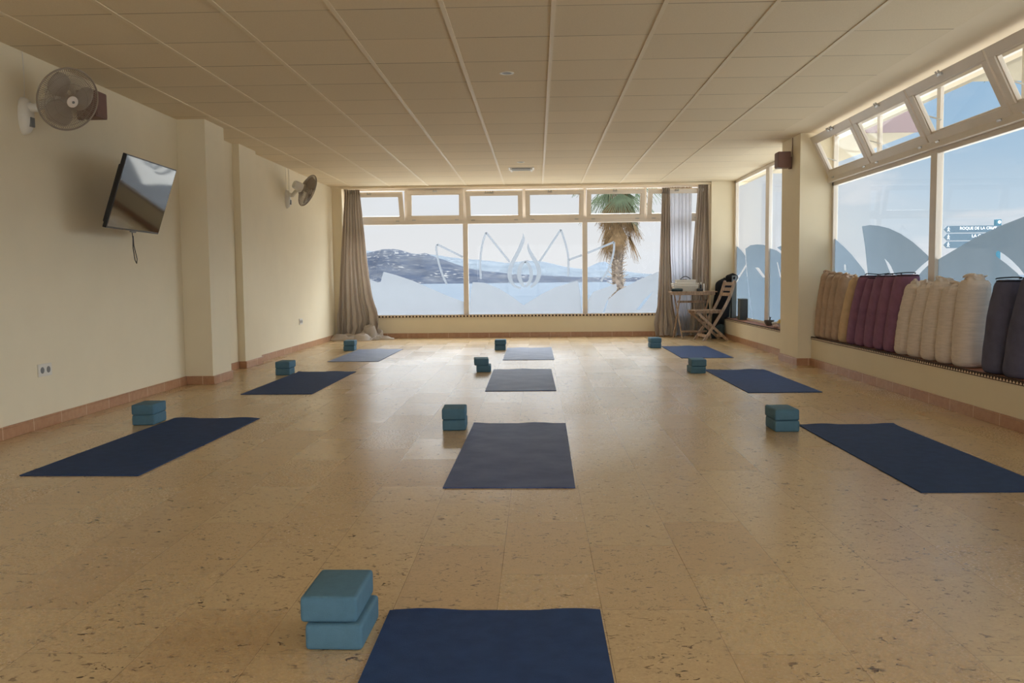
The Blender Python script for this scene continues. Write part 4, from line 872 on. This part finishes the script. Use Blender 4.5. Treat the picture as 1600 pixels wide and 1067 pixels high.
o = MB().tube([(-0.082, 0, 0), (-0.075, 0, 0), (0.075, 0, 0), (0.082, 0, 0)], [0.016, 0.022, 0.022, 0.016], 18).build('portable_speaker', 'grey_plastic', None, True, 50, (2.13, 13.405, ZT + 0.0225)); o.data.materials[0] = M['dark_teal'] = mat('dark_teal_fabric', srgb(52, 66, 70), 0.8, 0.3, 0.15, 60)
tag(o, 'dark cylindrical portable speaker lying on the left of the table', 'speaker')
o = thing('small_dark_case', 'small dark case on the table right of the basket', 'case', (2.475, 13.44, ZT)); MB().box(-0.045, 0.045, -0.03, 0.03, 0, 0.036, 0.008).build('body', 'black_plastic', o); MB().box(-0.043, 0.043, -0.028, 0.028, 0.036, 0.042, 0.003).build('lid', 'grey_plastic', o)
o = thing('spray_bottle', 'slim black bottle with white cap on the table', 'bottle', (2.51, 13.54, ZT)); MB().lathe([(0.018, 0), (0.019, 0.01), (0.019, 0.085), (0.008, 0.10), (0.008, 0.106)], 20).build('body', 'black_plastic', o, True); MB().lathe([(0.009, 0.106), (0.009, 0.135), (0.006, 0.14)], 16).build('cap', 'white_plastic', o, True)
o = thing('candle', 'thin white candle stick beside the black bottle on the table', 'candle', (2.555, 13.53, ZT)); MB().lathe([(0.009, 0), (0.009, 0.11), (0.007, 0.113)], 14).build('wax', 'white_plastic', o, True); MB().tube([(0, 0, 0.112), (0.001, 0, 0.122)], 0.0012, 5).build('wick', 'cord', o)

# ------------------------------------------------------------------ folding chair
ch = thing('folding_chair', 'weathered wooden folding chair with three slat back in right corner', 'chair', (2.60, 12.95, 0), math.radians(11))
for y_ in (0.0, 0.36):
    path = [(0.31, 0.865), (0.285, 0.78), (0.245, 0.66), (0.190, 0.545), (0.12, 0.425), (0.045, 0.31), (-0.05, 0.16), (-0.155, 0.0)]
    b = MB(); side = []
    for i in range(len(path) - 1): b.bar((path[i][0], y_, path[i][1]), (path[i + 1][0] + (path[i + 1][0] - path[i][0]) * 0.04, y_, path[i + 1][1] + (path[i + 1][1] - path[i][1]) * 0.04), 0.022, 0.040, (0, 1, 0), 0.003)
    b.tube([(0.31, y_ - 0.011, 0.865), (0.31, y_ + 0.011, 0.865)], 0.020, 14); b.build('back_post', 'wood', ch)
for y_ in (0.032, 0.328):
    MB().bar((-0.255, y_, 0.425), (0.225, y_, 0.0), 0.022, 0.038, (0, 1, 0), 0.003).build('rear_leg', 'wood', ch)
for z_, x_ in ((0.835, 0.300), (0.755, 0.275), (0.68, 0.25)):
    MB().bar((x_, -0.002, z_), (x_, 0.362, z_), 0.014, 0.050, (1, 0, -0.3), 0.003).build('back_slat', 'wood', ch)
for k in range(7): MB().box(-0.285 + k * 0.060, -0.285 + k * 0.060 + 0.050, 0.018, 0.342, 0.440, 0.456, 0.003).build('seat_slat', 'wood', ch)
for y_ in (0.05, 0.31): MB().box(-0.28, 0.13, y_ - 0.01, y_ + 0.01, 0.405, 0.440, 0.003).build('seat_rail', 'wood', ch)
MB().bar((-0.115, 0.0, 0.075), (-0.115, 0.36, 0.075), 0.012, 0.04, (1, 0, 0), 0.002).build('stretcher', 'wood', ch)
MB().bar((0.165, 0.03, 0.065), (0.165, 0.33, 0.065), 0.012, 0.04, (1, 0, 0), 0.002).build('stretcher', 'wood', ch)

# ------------------------------------------------------------------ dark things in the corner
bag = thing('black_bag', 'tall black cloth bag slumped in the corner behind the folding chair', 'bag', (2.82, 13.665, 0))
def bagf(u, v):
    a = 2 * PI * u; z = 0.90 * v; w = (0.14 - 0.02 * v) * (1 if v < 0.93 else (1 - ((v - 0.93) / 0.07) ** 2 * 0.7)); d = 0.14 * (1 if v < 0.93 else (1 - ((v - 0.93) / 0.07) ** 2 * 0.7))
    nn = 1 + 0.16 * noise.noise(Vector((math.cos(a) * 1.5, math.sin(a) * 1.5, z * 5)))
    x = w * math.cos(a) * nn + 0.02 + (0.07 * max(0, v - 0.35)); zz = z + (0.05 * noise.noise(Vector((math.cos(a), math.sin(a), 4))) if v > 0.9 else 0)
    if z > 0.30: x = min(x, 0.26)
    elif x > 0.045: x = 0.045
    return Vector((x, d * math.sin(a) * nn, zz))
b = MB().grid(bagf, 40, 40, True); V0 = len(b.v); b.f.append(tuple(range(40))[::-1]); b.f.append(tuple(V0 - 40 + k for k in range(40)))
b.build('body', 'black_cloth', bag, True, 70)
def lump(u, v):
    a = 2 * PI * u; p = PI * v; r = 1 + 0.2 * noise.noise(Vector((math.cos(a) * 2, math.sin(a) * 2, v * 4)))
    return Vector((0.19 + 0.095 * math.sin(p) * math.cos(a) * r, 0.09 * math.sin(p) * math.sin(a) * r, 0.915 - 0.075 * math.cos(p) * r))
MB().grid(lump, 24, 12, True).build('folded_top', 'black_cloth', bag, True, 80)
o = thing('dark_folded_mat', 'dark teal folded mat lying on floor under the folding chair', 'yoga mat', (2.745, 13.46, 0))
def fold(u, v):
    a = 2 * PI * u; p = v; c, d = math.cos(a), math.sin(a)
    s = (0.5 + 0.5 * math.sin(PI * (0.15 + 0.7 * p))); return Vector((-0.10 + 0.20 * p + 0.0, 0.08 * c * s, 0.20 * (0.5 + 0.5 * d) * s * (0.6 + 0.8 * p)))
b = MB().grid(fold, 24, 14, True); n_ = len(b.v); b.f.append(tuple(range(24))[::-1]); b.f.append(tuple(n_ - 24 + k for k in range(24)))
b.build('body', 'dark_teal', o, True, 60)
o = thing('dark_green_bottle', 'dark green bottle standing behind the chair seat', 'bottle', (2.655, 13.80, 0)); MB().lathe([(0.032, 0), (0.035, 0.01), (0.035, 0.46), (0.03, 0.52), (0.018, 0.55)], 20).build('body', 'dark_green', o, True); MB().lathe([(0.02, 0.55), (0.02, 0.59)], 16).build('cap', 'black_plastic', o, True)
o = MB().box(-0.035, 0.035, -0.045, 0.045, 0, 0.655, 0.010).build('foam_roller_slab', 'grey_foam', None, True, 40, (3.025, 13.62, 0.303)); tag(o, 'tall grey foam slab standing on the ledge against the glass', 'foam slab')
o = thing('shelf_speaker', 'short dark grey speaker box on the ledge by the grey slab', 'speaker', (3.03, 13.02, 0.303))
MB().box(-0.062, 0.062, -0.07, 0.07, 0, 0.315, 0.014).build('cabinet', 'grey_foam', o, True, 40); MB().box(-0.055, 0.055, -0.073, -0.069, 0.01, 0.305, 0.0).build('grille', mat('dark_speaker_cloth', srgb(70, 72, 72), 0.8, 0.2, 0.2, 120), o)

# ------------------------------------------------------------------ bowls and bits on the far ledge
o = thing('singing_bowl', 'dark grey bowl with striker on the ledge by the pillar', 'bowl', (3.005, 11.45, 0.303))
MB().lathe([(0.028, 0.0), (0.042, 0.012), (0.060, 0.045), (0.066, 0.072), (0.062, 0.072), (0.055, 0.045), (0.036, 0.016), (0.004, 0.012)], 32).build('body', 'bowl_grey', o, True)
MB().tube([(0.0, 0.0, 0.03), (0.012, -0.006, 0.10), (0.014, -0.007, 0.112)], [0.006, 0.007, 0.016], 10).build('striker', 'black_plastic', o, True)
o = thing('angular_dish', 'white angular dish holding yellow paper on the ledge beside grey bowl', 'dish', (3.0, 11.02, 0.303))
b = MB(); lo = [(-0.045, -0.05), (0.05, -0.06), (0.045, 0.05), (-0.03, 0.06)]; hi = [(-0.10, -0.09, 0.062), (0.085, -0.11, 0.058), (0.085, 0.09, 0.085), (-0.05, 0.10, 0.060)]
b.add([(x, y, 0.0) for x, y in lo] + hi + [(x * 0.92, y * 0.92, z - 0.001) for x, y, z in hi] + [(x * 0.9, y * 0.9, 0.008) for x, y in lo], [(3, 2, 1, 0)] + [(k, (k + 1) % 4, 4 + (k + 1) % 4, 4 + k) for k in range(4)] + [(4 + k, 4 + (k + 1) % 4, 8 + (k + 1) % 4, 8 + k) for k in range(4)] + [(8 + k, 8 + (k + 1) % 4, 12 + (k + 1) % 4, 12 + k) for k in range(4)] + [(12, 13, 14, 15)])
b.build('bowl', 'bowl_white', o)
MB().box(-0.03, 0.06, -0.03, 0.035, 0.03, 0.10, 0.004, Matrix.Rotation(0.5, 4, 'Y')).build('paper', 'yellow', o)
for j, (dx, dy, s_) in enumerate(((-0.075, 10.80, 1.0), (-0.060, 10.68, 0.8))):
    def rk(u, v, s_=s_, j=j):
        a = 2 * PI * u; p = PI * v; r = 0.034 * s_ * (1 + 0.35 * noise.noise(Vector((math.cos(a) * 1.5, math.sin(a) * 1.5, math.cos(p) * 1.5 + j * 5))))
        return Vector((r * math.sin(p) * math.cos(a), r * math.sin(p) * math.sin(a), max(0.0, 0.024 * s_ - r * math.cos(p) * 0.8)))
    o = MB().grid(rk, 16, 10, True).build('salt_stone', 'pink', None, True, 60, (3.0 + dx, dy, 0.303))
    tag(o, ('larger' if j == 0 else 'smaller') + ' pale pink stone on the ledge edge beside pillar', 'stone', 'pink stones on the ledge')
